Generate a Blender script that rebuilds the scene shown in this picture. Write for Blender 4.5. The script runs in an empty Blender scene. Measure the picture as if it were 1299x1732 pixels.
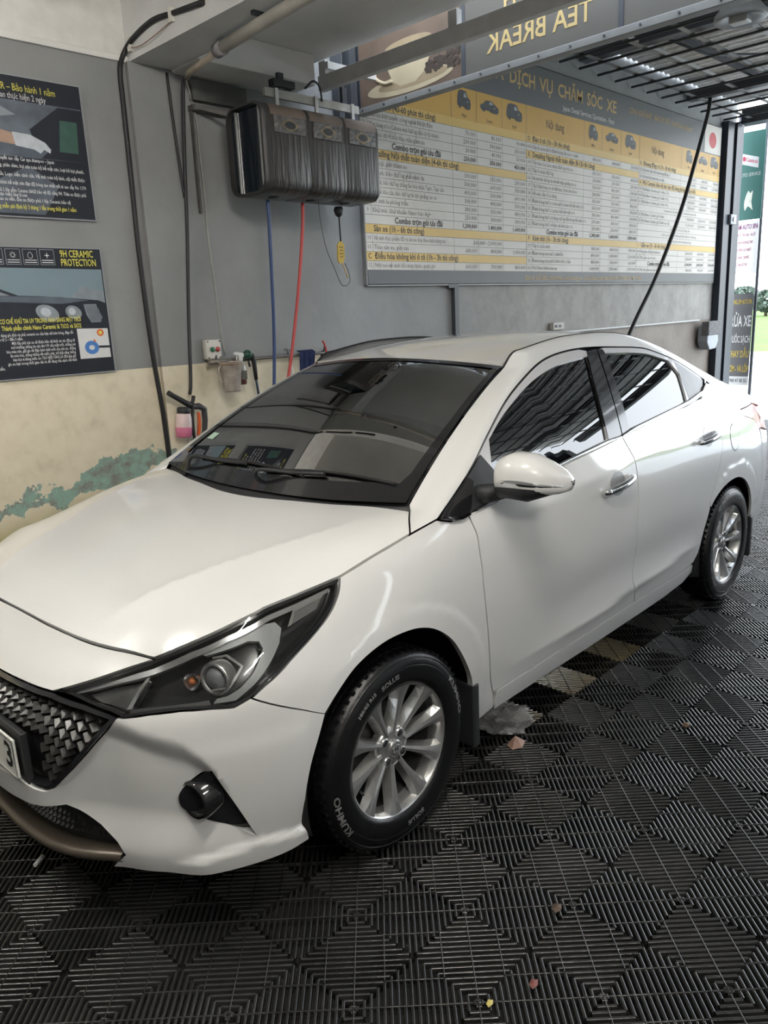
import bpy, bmesh, math, random
import numpy as np
from mathutils import Vector, Matrix
from mathutils.geometry import delaunay_2d_cdt
PI = math.pi
scene = bpy.context.scene
col = scene.collection

# ------------------------------------------------------------------ camera
cam_data = bpy.data.cameras.new('camera')
cam_data.sensor_fit = 'HORIZONTAL'
cam_data.sensor_width = 36.0
cam_data.lens = 36.38
cam_data.clip_end = 400
cam = bpy.data.objects.new('camera', cam_data)
col.objects.link(cam)
_yaw, _pit, _rol = math.radians(44.9097), math.radians(14.1178), math.radians(2.7526)
_f = Vector((math.cos(_yaw) * math.cos(_pit), math.sin(_yaw) * math.cos(_pit), -math.sin(_pit)))
_r = _f.cross(Vector((0, 0, 1))).normalized()
_d = _f.cross(_r)
_right = _r * math.cos(_rol) + _d * math.sin(_rol)
_down = -_r * math.sin(_rol) + _d * math.cos(_rol)
_m = Matrix((_right, -_down, -_f)).transposed().to_4x4()
_m.translation = Vector((-1.4549, -2.2838, 1.5561))
cam.matrix_world = _m
scene.camera = cam

# ------------------------------------------------------------------ world: bright overcast sky
world = bpy.data.worlds.new('overcast_sky')
scene.world = world
world.use_nodes = True
_nt = world.node_tree
_nt.nodes.clear()
_o = _nt.nodes.new('ShaderNodeOutputWorld')
_b = _nt.nodes.new('ShaderNodeBackground')
_tc = _nt.nodes.new('ShaderNodeTexCoord')
_sp = _nt.nodes.new('ShaderNodeSeparateXYZ')
_cr = _nt.nodes.new('ShaderNodeValToRGB')
_nt.links.new(_tc.outputs['Generated'], _sp.inputs[0])
_nt.links.new(_sp.outputs['Z'], _cr.inputs[0])
_cr.color_ramp.elements[0].position = 0.0
_cr.color_ramp.elements[0].color = (0.93, 0.97, 1.0, 1)
_cr.color_ramp.elements[1].position = 1.0
_cr.color_ramp.elements[1].color = (0.72, 0.84, 1.0, 1)
_nt.links.new(_cr.outputs[0], _b.inputs[0])
_b.inputs[1].default_value = 5.2
_nt.links.new(_b.outputs[0], _o.inputs[0])

scene.view_settings.view_transform = 'Standard'
scene.view_settings.look = 'None'
scene.view_settings.gamma = 1.0
scene.view_settings.exposure = 0.12
scene.view_settings.use_curve_mapping = False
# ------------------------------------------------------------------ materials (all node based)
MATS = {}
def mat(name, color, rough=0.5, metal=0.0, coat=0.0, noise=0.0, nscale=20.0, bump=0.0, bscale=60.0, trans=0.0,
        emit=None, estr=0.0, spec=0.5, alpha=1.0, ior=1.45, dark=None, detail=4.0, stretch=None):
    if name in MATS: return MATS[name]
    m = bpy.data.materials.new(name); m.use_nodes = True
    nt = m.node_tree; b = nt.nodes['Principled BSDF']
    b.inputs['Base Color'].default_value = (*color, 1)
    b.inputs['Roughness'].default_value = rough
    b.inputs['Metallic'].default_value = metal
    b.inputs['Coat Weight'].default_value = coat
    b.inputs['Coat Roughness'].default_value = 0.04
    b.inputs['Specular IOR Level'].default_value = spec
    b.inputs['Transmission Weight'].default_value = trans
    b.inputs['IOR'].default_value = ior
    b.inputs['Alpha'].default_value = alpha
    if emit:
        b.inputs['Emission Color'].default_value = (*emit, 1)
        b.inputs['Emission Strength'].default_value = estr
    tc = nt.nodes.new('ShaderNodeTexCoord')
    src = tc.outputs['Object']
    if stretch:
        mp = nt.nodes.new('ShaderNodeMapping'); mp.inputs['Scale'].default_value = stretch
        nt.links.new(src, mp.inputs[0]); src = mp.outputs[0]
    n = nt.nodes.new('ShaderNodeTexNoise')
    n.inputs['Scale'].default_value = nscale; n.inputs['Detail'].default_value = detail
    nt.links.new(src, n.inputs['Vector'])
    r = nt.nodes.new('ShaderNodeValToRGB')
    dk = dark if dark else tuple(c * (1 - noise) for c in color)
    lt = tuple(min(1, c * (1 + noise * 0.6)) for c in color)
    r.color_ramp.elements[0].position = 0.3; r.color_ramp.elements[0].color = (*dk, 1)
    r.color_ramp.elements[1].position = 0.7; r.color_ramp.elements[1].color = (*lt, 1)
    nt.links.new(n.outputs['Fac'], r.inputs[0])
    if noise > 0 or dark: nt.links.new(r.outputs[0], b.inputs['Base Color'])
    if bump > 0:
        n2 = nt.nodes.new('ShaderNodeTexNoise'); n2.inputs['Scale'].default_value = bscale; n2.inputs['Detail'].default_value = 5
        nt.links.new(src, n2.inputs['Vector'])
        bp = nt.nodes.new('ShaderNodeBump'); bp.inputs['Strength'].default_value = bump; bp.inputs['Distance'].default_value = 0.01
        nt.links.new(n2.outputs['Fac'], bp.inputs['Height']); nt.links.new(bp.outputs[0], b.inputs['Normal'])
    MATS[name] = m
    return m

def glass_mat(name, tint, refl=0.04, rough=0.0, ior=1.5, boost=1.0):
    """thin pane: tinted see-through plus a fresnel mirror layer"""
    m = bpy.data.materials.new(name); m.use_nodes = True
    nt = m.node_tree; nt.nodes.clear()
    o = nt.nodes.new('ShaderNodeOutputMaterial'); mix = nt.nodes.new('ShaderNodeMixShader')
    t = nt.nodes.new('ShaderNodeBsdfTransparent'); g = nt.nodes.new('ShaderNodeBsdfGlossy'); f = nt.nodes.new('ShaderNodeFresnel')
    t.inputs[0].default_value = (*tint, 1); g.inputs['Color'].default_value = (boost, boost, boost, 1); g.inputs['Roughness'].default_value = rough
    f.inputs[0].default_value = ior
    nt.links.new(f.outputs[0], mix.inputs[0]); nt.links.new(t.outputs[0], mix.inputs[1]); nt.links.new(g.outputs[0], mix.inputs[2])
    nt.links.new(mix.outputs[0], o.inputs[0])
    MATS[name] = m
    return m

# ------------------------------------------------------------------ object helpers
def tag(o, label=None, cat=None, group=None, kind=None):
    if label: o['label'] = label
    if cat: o['category'] = cat
    if group: o['group'] = group
    if kind: o['kind'] = kind
    return o
def thing(name, label, cat, loc=(0, 0, 0), rz=0.0, group=None):
    o = bpy.data.objects.new(name, None); col.objects.link(o)
    o.empty_display_size = 0.05
    o.location = loc; o.rotation_euler = (0, 0, rz)
    return tag(o, label, cat, group)
def obj(name, me, m=None, parent=None, loc=None, rot=None):
    o = bpy.data.objects.new(name, me); col.objects.link(o)
    if m is not None:
        if len(me.materials) == 0: me.materials.append(m)
    if parent is not None: o.parent = parent
    if loc is not None: o.location = loc
    if rot is not None: o.rotation_euler = rot
    return o

class MB:
    """collects shapes of one part"""
    def __init__(s): s.v = []; s.f = []; s.sm = []
    def add(s, v, f, smooth=False):
        o = len(s.v); s.v += [tuple(map(float, p)) for p in v]; s.f += [tuple(i + o for i in q) for q in f]; s.sm += [smooth] * len(f); return s
    def box(s, x0, x1, y0, y1, z0, z1):
        v = [(x, y, z) for x in (x0, x1) for y in (y0, y1) for z in (z0, z1)]
        f = [(0, 1, 3, 2), (4, 6, 7, 5), (0, 4, 5, 1), (2, 3, 7, 6), (0, 2, 6, 4), (1, 5, 7, 3)]
        return s.add(v, f)
    def obox(s, c, ax, ay, az):
        """oriented box: centre and three half vectors"""
        c = Vector(c); ax = Vector(ax); ay = Vector(ay); az = Vector(az)
        v = [c + i * ax + j * ay + k * az for i in (-1, 1) for j in (-1, 1) for k in (-1, 1)]
        f = [(0, 1, 3, 2), (4, 6, 7, 5), (0, 4, 5, 1), (2, 3, 7, 6), (0, 2, 6, 4), (1, 5, 7, 3)]
        return s.add(v, f)
    def bar(s, a, b, w, h, up=(0, 0, 1)):
        a = Vector(a); b = Vector(b); d = b - a
        u = Vector(up); sx = d.cross(u)
        if sx.length < 1e-6: sx = d.cross(Vector((1, 0, 0)))
        sx.normalize(); uu = sx.cross(d).normalized()
        return s.obox((a + b) / 2, d / 2, sx * w / 2, uu * h / 2)
    def tube(s, pts, r, n=8, cap=True):
        pts = [Vector(q) for q in pts]; N = len(pts)
        rr = r if hasattr(r, '__len__') else [r] * N
        ref = None; rings = []
        for i, q in enumerate(pts):
            t = (pts[min(i + 1, N - 1)] - pts[max(i - 1, 0)]).normalized()
            if ref is None:
                ref = t.orthogonal().normalized()
            ref = (ref - t * ref.dot(t))
            if ref.length < 1e-6: ref = t.orthogonal()
            ref.normalize(); b = t.cross(ref)
            rings.append([q + (ref * math.cos(2 * PI * k / n) + b * math.sin(2 * PI * k / n)) * rr[i] for k in range(n)])
        v = [p for g in rings for p in g]; f = []
        for i in range(N - 1):
            for k in range(n):
                f.append((i * n + k, i * n + (k + 1) % n, (i + 1) * n + (k + 1) % n, (i + 1) * n + k))
        s.add(v, f, True)
        if cap:
            s.add(rings[0], [tuple(reversed(range(n)))]); s.add(rings[-1], [tuple(range(n))])
        return s
    def cyl(s, a, b, r, n=16, r2=None): return s.tube([a, b], [r, r if r2 is None else r2], n)
    def lathe(s, prof, n=24, axis='z', loc=(0, 0, 0), smooth=True, a0=0.0, a1=2 * PI):
        """prof: list of (radius, height)"""
        full = abs(a1 - a0 - 2 * PI) < 1e-6
        m = n if full else n + 1
        v = []
        for (r, h) in prof:
            for k in range(m):
                a = a0 + (a1 - a0) * k / n; c, d = r * math.cos(a), r * math.sin(a)
                p = {'z': (c, d, h), 'y': (c, -h, d), 'x': (h, c, d)}[axis]
                v.append((p[0] + loc[0], p[1] + loc[1], p[2] + loc[2]))
        f = []
        for i in range(len(prof) - 1):
            for k in range(n):
                k2 = (k + 1) % m if full else k + 1
                f.append((i * m + k, i * m + k2, (i + 1) * m + k2, (i + 1) * m + k))
        return s.add(v, f, smooth)
    def prism(s, poly, fn, d0, d1):
        """poly: 2d outline, fn(u,v,d)->xyz"""
        n = len(poly)
        v = [fn(u, w, d0) for u, w in poly] + [fn(u, w, d1) for u, w in poly]
        f = [tuple(reversed(range(n))), tuple(range(n, 2 * n))] + [(i, (i + 1) % n, n + (i + 1) % n, n + i) for i in range(n)]
        return s.add(v, f)
    def quad(s, a, b, c, d): return s.add([a, b, c, d], [(0, 1, 2, 3)])
    def mesh(s, name):
        me = bpy.data.meshes.new(name); me.from_pydata(s.v, [], s.f); me.update()
        me.polygons.foreach_set('use_smooth', s.sm)
        bm = bmesh.new(); bm.from_mesh(me); bmesh.ops.remove_doubles(bm, verts=bm.verts, dist=1e-6)
        bmesh.ops.recalc_face_normals(bm, faces=bm.faces); bm.to_mesh(me); bm.free()
        return me
    def build(s, name, m, parent=None, bevel=0.0, seg=2, loc=None, rot=None):
        me = s.mesh(name)
        o = obj(name, me, m, parent, loc, rot)
        if bevel > 0:
            md = o.modifiers.new('bevel', 'BEVEL'); md.width = bevel; md.segments = seg; md.limit_method = 'ANGLE'; md.angle_limit = math.radians(40)
            for p in me.polygons: p.use_smooth = True
            md2 = o.modifiers.new('wn', 'WEIGHTED_NORMAL'); md2.keep_sharp = True
        return o

def spl(pts, n=8, closed=False):
    """Catmull-Rom through points of any dimension"""
    P = [np.array(q, float) for q in pts]; N = len(P); out = []
    rng = range(N) if closed else range(N - 1)
    for i in rng:
        p1, p2 = P[i], P[(i + 1) % N]
        p0 = P[(i - 1) % N] if (closed or i > 0) else 2 * p1 - p2
        p3 = P[(i + 2) % N] if (closed or i + 2 < N) else 2 * p2 - p1
        for k in range(n):
            t = k / n
            out.append(0.5 * ((2 * p1) + (-p0 + p2) * t + (2 * p0 - 5 * p1 + 4 * p2 - p3) * t * t + (-p0 + 3 * p1 - 3 * p2 + p3) * t ** 3))
    if not closed: out.append(P[-1])
    return [tuple(q) for q in out]

def inside(poly, P):
    """vectorised point in polygon"""
    poly = np.asarray(poly, float); P = np.atleast_2d(P); x, y = P[:, 0], P[:, 1]
    r = np.zeros(len(P), bool); n = len(poly); j = n - 1
    for i in range(n):
        xi, yi = poly[i]; xj, yj = poly[j]
        c = ((yi > y) != (yj > y)) & (x < (xj - xi) * (y - yi) / (yj - yi + 1e-15) + xi)
        r ^= c; j = i
    return r
def area2(poly):
    a = np.asarray(poly, float); b = np.roll(a, -1, 0); return 0.5 * np.sum(a[:, 0] * b[:, 1] - b[:, 0] * a[:, 1])
def dedupe(poly, eps=1e-4):
    out = []
    for q in poly:
        if not out or math.hypot(q[0] - out[-1][0], q[1] - out[-1][1]) > eps: out.append((float(q[0]), float(q[1])))
    if math.hypot(out[0][0] - out[-1][0], out[0][1] - out[-1][1]) < eps: out.pop()
    return out
def inset(poly, d):
    poly = dedupe(poly); n = len(poly); s = 1 if area2(poly) > 0 else -1; out = []
    for i in range(n):
        a = np.array(poly[i - 1]); b = np.array(poly[i]); c = np.array(poly[(i + 1) % n])
        e1 = (b - a) / np.linalg.norm(b - a); e2 = (c - b) / np.linalg.norm(c - b)
        n1 = s * np.array([-e1[1], e1[0]]); n2 = s * np.array([-e2[1], e2[0]])
        m = n1 + n2; k = np.dot(m, m) / 2
        out.append(tuple(b + m * (d / max(k, 0.35))))
    return out
def densify(poly, h):
    out = []; n = len(poly)
    for i in range(n):
        a = np.array(poly[i]); b = np.array(poly[(i + 1) % n]); L = np.linalg.norm(b - a); k = max(1, int(math.ceil(L / h)))
        for j in range(k): out.append(tuple(a + (b - a) * j / k))
    return out
def fnormal(f, U, V, h=2e-4):
    du = f(U + h, V) - f(U - h, V); dv = f(U, V + h) - f(U, V - h)
    n = np.cross(du, dv); return n / (np.linalg.norm(n, axis=-1, keepdims=True) + 1e-12)
def panel_data(outline, f, grid=0.03, holes=(), depth=0.012, gap=0.0, off=0.0):
    """cuts an outline out of the surface f(u,v) and gives it folded edges; returns verts, tris, normals"""
    out = dedupe(outline)
    if area2(out) < 0: out = out[::-1]
    if gap: out = inset(out, gap)
    out = dedupe(densify(out, grid)); loops = [out]
    for hh in holes:
        h2 = dedupe(hh)
        if area2(h2) > 0: h2 = h2[::-1]
        loops.append(dedupe(densify(h2, grid)))
    A = np.array(out); lo = A.min(0); hi = A.max(0)
    gx, gy = np.meshgrid(np.arange(lo[0], hi[0], grid), np.arange(lo[1], hi[1], grid), indexing='ij')
    G = np.c_[gx.ravel(), gy.ravel()]
    G = G[inside(out, G)]
    for h2 in loops[1:]: G = G[~inside(h2, G)]
    B = np.array([q for l in loops for q in l])
    if len(G):
        keep = np.ones(len(G), bool)
        for i in range(0, len(G), 2000):
            d = ((G[i:i + 2000, None, :] - B[None]) ** 2).sum(-1).min(1); keep[i:i + 2000] = d > (0.45 * grid) ** 2
        G = G[keep]
    V = [Vector(q) for q in B] + [Vector(q) for q in G]
    E = []; o = 0
    for l in loops:
        n = len(l); E += [(o + i, o + (i + 1) % n) for i in range(n)]; o += n
    r = delaunay_2d_cdt(V, E, [], 0, 1e-7)
    rv = np.array([tuple(q) for q in r[0]]); rf = np.array([tuple(q) for q in r[2]])
    c = rv[rf].mean(1); k = inside(out, c)
    for h2 in loops[1:]: k &= ~inside(h2, c)
    rf = rf[k]
    P = f(rv[:, 0], rv[:, 1]); Nn = fnormal(f, rv[:, 0], rv[:, 1])
    P = P + Nn * off
    verts = [tuple(q) for q in P]; norms = [tuple(q) for q in Nn]; faces = [tuple(int(i) for i in t) for t in rf]
    if depth:
        for l in loops:
            L = np.array(l); p0 = f(L[:, 0], L[:, 1]); n0 = fnormal(f, L[:, 0], L[:, 1]); p0 = p0 + n0 * off; p1 = p0 - n0 * depth
            t = np.roll(p0, -1, 0) - np.roll(p0, 1, 0); sn = np.cross(t, n0); sn /= np.linalg.norm(sn, axis=1, keepdims=True) + 1e-12
            b = len(verts); n = len(l)
            verts += [tuple(q) for q in p0] + [tuple(q) for q in p1]; norms += [tuple(q) for q in sn] * 2
            for i in range(n):
                j = (i + 1) % n
                faces.append((b + i, b + n + i, b + n + j, b + j))
    return verts, faces, norms
def mesh_n(name, data, mirror=False):
    v, f, n = data
    if mirror:
        v = [(x, -y, z) for x, y, z in v]; n = [(x, -y, z) for x, y, z in n]; f = [tuple(reversed(q)) for q in f]
    me = bpy.data.meshes.new(name); me.from_pydata(v, [], f); me.update()
    me.polygons.foreach_set('use_smooth', [True] * len(f))
    me.normals_split_custom_set_from_vertices(n)
    return me
def join_data(*ds):
    V, F, N = [], [], []
    for v, f, n in ds:
        o = len(V); V += v; N += n; F += [tuple(i + o for i in q) for q in f]
    return V, F, N
def grid_data(P, flip=False):
    """smooth surface from a (n,m,3) array of points"""
    n, m = P.shape[:2]
    du = np.gradient(P, axis=0); dv = np.gradient(P, axis=1); N = np.cross(du, dv)
    N /= np.linalg.norm(N, axis=-1, keepdims=True) + 1e-12
    if flip: N = -N
    f = []
    for i in range(n - 1):
        for j in range(m - 1):
            q = (i * m + j, (i + 1) * m + j, (i + 1) * m + j + 1, i * m + j + 1); f.append(tuple(reversed(q)) if flip else q)
    return [tuple(q) for q in P.reshape(-1, 3)], f, [tuple(q) for q in N.reshape(-1, 3)]

# ------------------------------------------------------------------ lettering
def text_polys(s, size=1.0, align='LEFT', bold=0.0, res=2, shear=0.0):
    """flat mesh data of a line of writing in its own xy plane"""
    cu = bpy.data.curves.new('lettering', 'FONT'); cu.body = s; cu.size = size; cu.align_x = align; cu.align_y = 'CENTER'
    cu.resolution_u = res; cu.offset = bold; cu.fill_mode = 'FRONT'; cu.shear = shear
    o = bpy.data.objects.new('lettering', cu); col.objects.link(o)
    me = bpy.data.meshes.new_from_object(o)
    v = [tuple(q.co) for q in me.vertices]; f = [tuple(q.vertices) for q in me.polygons]
    bpy.data.objects.remove(o); bpy.data.curves.remove(cu); bpy.data.meshes.remove(me)
    return v, f
def put_text(mb, s, u, v, size, fn, align='LEFT', width=None, bold=0.0, res=2, sx=1.0, shear=0.0):
    """adds writing at board position (u,v); fn(u,v)->xyz; width fits the line to that length"""
    tv, tf = text_polys(s, size, align, bold, res, shear)
    if not tv: return
    if width:
        x = [q[0] for q in tv]; w = max(x) - min(x); sx = width / w if w > 0 else 1
    mb.add([fn(u + q[0] * sx, v + q[1]) for q in tv], tf)
# ------------------------------------------------------------------ the place
def struct(o): o['kind'] = 'structure'; return o
def wall_material():
    """grey paint above a cream dado that peels to teal and dirt near the ground"""
    m = bpy.data.materials.new('two_tone_wall_paint'); m.use_nodes = True; nt = m.node_tree; b = nt.nodes['Principled BSDF']
    N = lambda t: nt.nodes.new(t); K = nt.links.new
    g = N('ShaderNodeNewGeometry'); sp = N('ShaderNodeSeparateXYZ'); K(g.outputs['Position'], sp.inputs[0])
    def noise(sc, det=5, rough=.55):
        n = N('ShaderNodeTexNoise'); n.inputs['Scale'].default_value = sc; n.inputs['Detail'].default_value = det; n.inputs['Roughness'].default_value = rough; K(g.outputs['Position'], n.inputs['Vector']); return n.outputs['Fac']
    def math_(op, a, c=None):
        n = N('ShaderNodeMath'); n.operation = op
        for i, q in enumerate((a, c)):
            if q is None: continue
            if isinstance(q, (int, float)): n.inputs[i].default_value = q
            else: K(q, n.inputs[i])
        return n.outputs[0]
    def ramp(src, stops):
        r = N('ShaderNodeValToRGB'); K(src, r.inputs[0]); e = r.color_ramp.elements
        while len(e) < len(stops): e.new(0.5)
        for i, (p, c) in enumerate(stops): e[i].position = p; e[i].color = (*c, 1)
        return r.outputs[0]
    def mix(f, a, c):
        n = N('ShaderNodeMix'); n.data_type = 'RGBA'; K(f, n.inputs['Factor']); K(a, n.inputs['A']); K(c, n.inputs['B']); return n.outputs['Result']
    def step(v, a, c):
        n = N('ShaderNodeMapRange'); n.inputs['From Min'].default_value = a; n.inputs['From Max'].default_value = c; K(v, n.inputs['Value']); return n.outputs[0]
    x, z = sp.outputs['X'], sp.outputs['Z']
    n1 = noise(3.0); n2 = noise(11.0); n3 = noise(5.0, 8, .65); n4 = noise(40, 3)
    grey = ramp(n1, [(.25, (.225, .230, .232)), (.7, (.285, .288, .285))])
    cream = ramp(n2, [(.25, (.66, .59, .44)), (.5, (.78, .70, .53)), (.8, (.84, .76, .60))])
    brown = ramp(n1, [(.3, (.20, .165, .135)), (.7, (.30, .26, .22))])
    teal = ramp(noise(17.0, 8, .7), [(.30, (.20, .19, .16)), (.44, (.27, .31, .27)), (.54, (.28, .43, .36)), (.75, (.36, .52, .44))])
    dirt = ramp(n4, [(.2, (.06, .06, .045)), (.55, (.25, .23, .13)), (.8, (.40, .37, .20))])
    # paint peels to teal in a ragged band that climbs towards the pilaster, moss and dirt lie below it
    moss = ramp(n2, [(.25, (.30, .27, .11)), (.5, (.52, .46, .22)), (.75, (.66, .59, .40))])
    zc_ = math_('ADD', math_('MULTIPLY', math_('MINIMUM', math_('MAXIMUM', x, -1.5), .95), .17), .655)
    dz = math_('ABSOLUTE', math_('SUBTRACT', z, zc_))
    patch = math_('SUBTRACT', math_('ADD', n3, math_('MULTIPLY', noise(2.6, 2), .35)), math_('MULTIPLY', dz, 2.4))
    under = math_('SUBTRACT', zc_, z)
    c0 = mix(step(math_('ADD', under, math_('MULTIPLY', math_('SUBTRACT', n2, .5), .12)), .03, .13), cream, moss)
    c1 = mix(step(patch, .520, .528), c0, teal)
    crack = math_('MULTIPLY', step(patch, .44, .50), step(math_('ADD', under, math_('MULTIPLY', math_('SUBTRACT', n3, .5), .4)), .09, .11))
    c1b = mix(math_('MULTIPLY', crack, step(n4, .50, .56)), c1, dirt)
    c2 = mix(step(math_('ADD', z, math_('MULTIPLY', math_('SUBTRACT', n2, .5), .30)), .40, .36), c1b, dirt)
    low = mix(step(x, 4.55, 4.6), c2, brown)
    col_ = mix(step(z, 1.330, 1.333), low, grey)
    # stained beige plaster under the price board further along
    beige = ramp(n3, [(.3, (.22, .205, .185)), (.6, (.33, .315, .29))])
    far = math_('MULTIPLY', step(x, 3.2, 4.6), step(z, 1.82, 1.78))
    far = math_('MULTIPLY', far, step(z, 1.33, 1.34))
    fin_ = mix(far, col_, beige)
    white = ramp(n2, [(.2, (.62, .60, .56)), (.7, (.74, .73, .70))])
    hi = math_('MULTIPLY', step(z, 2.948, 2.952), step(x, 1.25, 1.20))
    K(mix(hi, fin_, white), b.inputs['Base Color'])
    b.inputs['Roughness'].default_value = .62
    bp = N('ShaderNodeBump'); bp.inputs['Strength'].default_value = .35; bp.inputs['Distance'].default_value = .01; K(n2, bp.inputs['Height']); K(bp.outputs[0], b.inputs['Normal'])
    return m
WALLM = wall_material()
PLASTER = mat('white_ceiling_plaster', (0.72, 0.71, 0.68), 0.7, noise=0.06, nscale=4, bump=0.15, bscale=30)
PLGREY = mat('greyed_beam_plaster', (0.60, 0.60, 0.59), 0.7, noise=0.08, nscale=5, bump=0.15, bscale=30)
SLAB = mat('dark_wet_concrete', (0.018, 0.018, 0.018), 0.5, noise=0.3, nscale=6)

floor = struct(MB().box(-3.8, 9.35, -5.0, 2.0, -.20, -.024).build('floor', SLAB))
struct(MB().box(-3.8, 9.35, 1.9, 2.1, -.20, 4.6).build('wall_back', WALLM))
struct(MB().box(-4.0, -3.8, -5.2, 2.1, -.20, 3.6).build('wall_left', mat('grey_side_wall', (0.25, 0.25, 0.25), 0.7, noise=0.08, nscale=3)))
struct(MB().box(-4.0, 2.3, -5.2, -5.0, -.20, 3.6).build('wall_front', mat('grey_front_wall', (0.30, 0.30, 0.30), 0.7, noise=0.08, nscale=3)))
struct(MB().box(-3.8, .95, -5.0, 1.9, 3.27, 3.45).build('ceiling', PLASTER))
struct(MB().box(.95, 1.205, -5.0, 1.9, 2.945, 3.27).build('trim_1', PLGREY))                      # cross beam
struct(MB().box(1.205, 2.14, -5.0, 1.9, 3.105, 3.27).build('ceiling_lower', PLASTER))
struct(MB().box(1.205, 2.03, 1.60, 1.9, 2.935, 3.105).build('trim_2', PLASTER, bevel=.006))      # beam along the wall
struct(MB().box(.935, 1.215, 1.872, 1.9, 0, 2.945).build('trim_3', WALLM))                        # shallow pilaster
mb = MB(); mb.box(-3.8, .95, 1.885, 1.9, 2.94, 2.972); struct(mb.build('trim_4', PLASTER, bevel=.004))

# ------------------------------------------------------------------ grating tiles
def tile_material():
    m = bpy.data.materials.new('black_grating_plastic'); m.use_nodes = True; nt = m.node_tree; b = nt.nodes['Principled BSDF']
    N = lambda t: nt.nodes.new(t); K = nt.links.new
    g = N('ShaderNodeNewGeometry')
    n = N('ShaderNodeTexNoise'); n.inputs['Scale'].default_value = 3.5; n.inputs['Detail'].default_value = 6; K(g.outputs['Position'], n.inputs['Vector'])
    r = N('ShaderNodeValToRGB'); K(n.outputs['Fac'], r.inputs[0]); e = r.color_ramp.elements
    e[0].position = .3; e[0].color = (.009, .0092, .0095, 1); e[1].position = .7; e[1].color = (.026, .026, .026, 1)
    cur = r.outputs[0]
    # yellow-brown soap stains with a shape of their own
    sp = N('ShaderNodeSeparateXYZ'); K(g.outputs['Position'], sp.inputs[0])
    def mth(op, a, c=None):
        q = N('ShaderNodeMath'); q.operation = op
        for i, w in enumerate((a, c)):
            if w is None: continue
            if isinstance(w, (int, float)): q.inputs[i].default_value = w
            else: K(w, q.inputs[i])
        return q.outputs[0]
    for ci, cj, amt in ((5, 3, .85), (7, 3, .8), (3, 3, .45), (6, 3, .12)):
        cx, cy = .1152 + .206 * (ci + .5), -1.3625 + .206 * (cj + .5)
        d = mth('MAXIMUM', mth('ABSOLUTE', mth('SUBTRACT', sp.outputs['X'], cx)), mth('ABSOLUTE', mth('SUBTRACT', sp.outputs['Y'], cy)))
        f = mth('MULTIPLY', mth('MULTIPLY', mth('LESS_THAN', d, .103), amt), mth('ADD', n.outputs['Fac'], .15))
        mx = N('ShaderNodeMix'); mx.data_type = 'RGBA'; K(f, mx.inputs['Factor']); K(cur, mx.inputs['A']); mx.inputs['B'].default_value = (.10, .075, .025, 1); cur = mx.outputs['Result']
    K(cur, b.inputs['Base Color']); b.inputs['Roughness'].default_value = .21
    return m
TILEM = tile_material()
PIT = .206; TW = PIT * 2
def clip_bar(c, d, half):
    """part of the line c+t*d inside the square +-half"""
    t0, t1 = -9, 9
    for k in (0, 1):
        a = (-half - c[k]) / d[k]; b_ = (half - c[k]) / d[k]; t0 = max(t0, min(a, b_)); t1 = min(t1, max(a, b_))
    return (t0, t1) if t1 - t0 > .006 else None
def tile_mesh():
    mb = MB(); h = PIT / 2 - .0012; q = 1 / math.sqrt(2)
    for qx in (-1, 1):
        for qy in (-1, 1):
            ox, oy = qx * PIT / 2, qy * PIT / 2
            d = (q, -q) if qx * qy > 0 else (q, q); nrm = (-d[1], d[0]); n = 18; p_ = PIT * math.sqrt(2) / n
            def bar(off, dd, nn, w, z0, z1, hh):
                c = (nn[0] * off, nn[1] * off); t = clip_bar(c, dd, hh)
                if not t: return
                a = (ox + c[0] + dd[0] * t[0], oy + c[1] + dd[1] * t[0]); b_ = (ox + c[0] + dd[0] * t[1], oy + c[1] + dd[1] * t[1])
                P = []
                for (x, y) in (a, b_):
                    for s_, z in ((-1, z0), (-.92, z1 - .0020), (-.62, z1), (.62, z1), (.92, z1 - .0020), (1, z0)): P.append((x + nn[0] * w * s_, y + nn[1] * w * s_, z))
                mb.add(P, [(k, 6 + k, 7 + k, k + 1) for k in range(5)], True)
            for k in range(n): bar((k - (n - 1) / 2) * p_, d, nrm, .0042, -.014, 0, h)
            for o2 in (-.073, 0, .073): bar(o2, nrm, (-nrm[1], nrm[0]), .0019, -.010, .0009, h)
    # rings where the tiles are pinned
    for (x, y) in ((0, 0),):
        for r0, r1 in ((.006, .0105),):
            v = [(x + r * math.cos(a), y + r * math.sin(a), .0016) for r in (r0, r1) for a in np.linspace(0, 2 * PI, 13)[:-1]]
            mb.add(v, [(k, (k + 1) % 12, 12 + (k + 1) % 12, 12 + k) for k in range(12)])
    # side walls
    H = TW / 2 - .0008
    for a, b_ in (((-H, -H), (H, -H)), ((H, -H), (H, H)), ((H, H), (-H, H)), ((-H, H), (-H, -H))):
        mb.add([(*a, -.022), (*b_, -.022), (*b_, -.008), (*a, -.008)], [(0, 1, 2, 3)])
    me = bpy.data.meshes.new('floor_tile'); me.from_pydata(mb.v, [], mb.f); me.update(); me.polygons.foreach_set('use_smooth', mb.sm); me.materials.append(TILEM); return me
TM = tile_mesh()
TX0, TY0 = .1152, -1.3625
cand = []
for i in range(-9, 23):
    for j in range(-9, 8):
        x, y = TX0 + i * TW, TY0 + j * TW
        if not (-3.6 < x < 9.2 and -4.8 < y < 1.75): continue
        hid = (-.3 < x < 3.1 and -.55 < y < .8) or (y > .8 and x < 4.5) or x < -1.45 or y < -3.4      # under or behind the car, or behind the aisle
        cand.append((1 if hid else 0, math.hypot(x + .9, y + 1.7), x, y))
cand.sort(); rest_list = []
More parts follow.
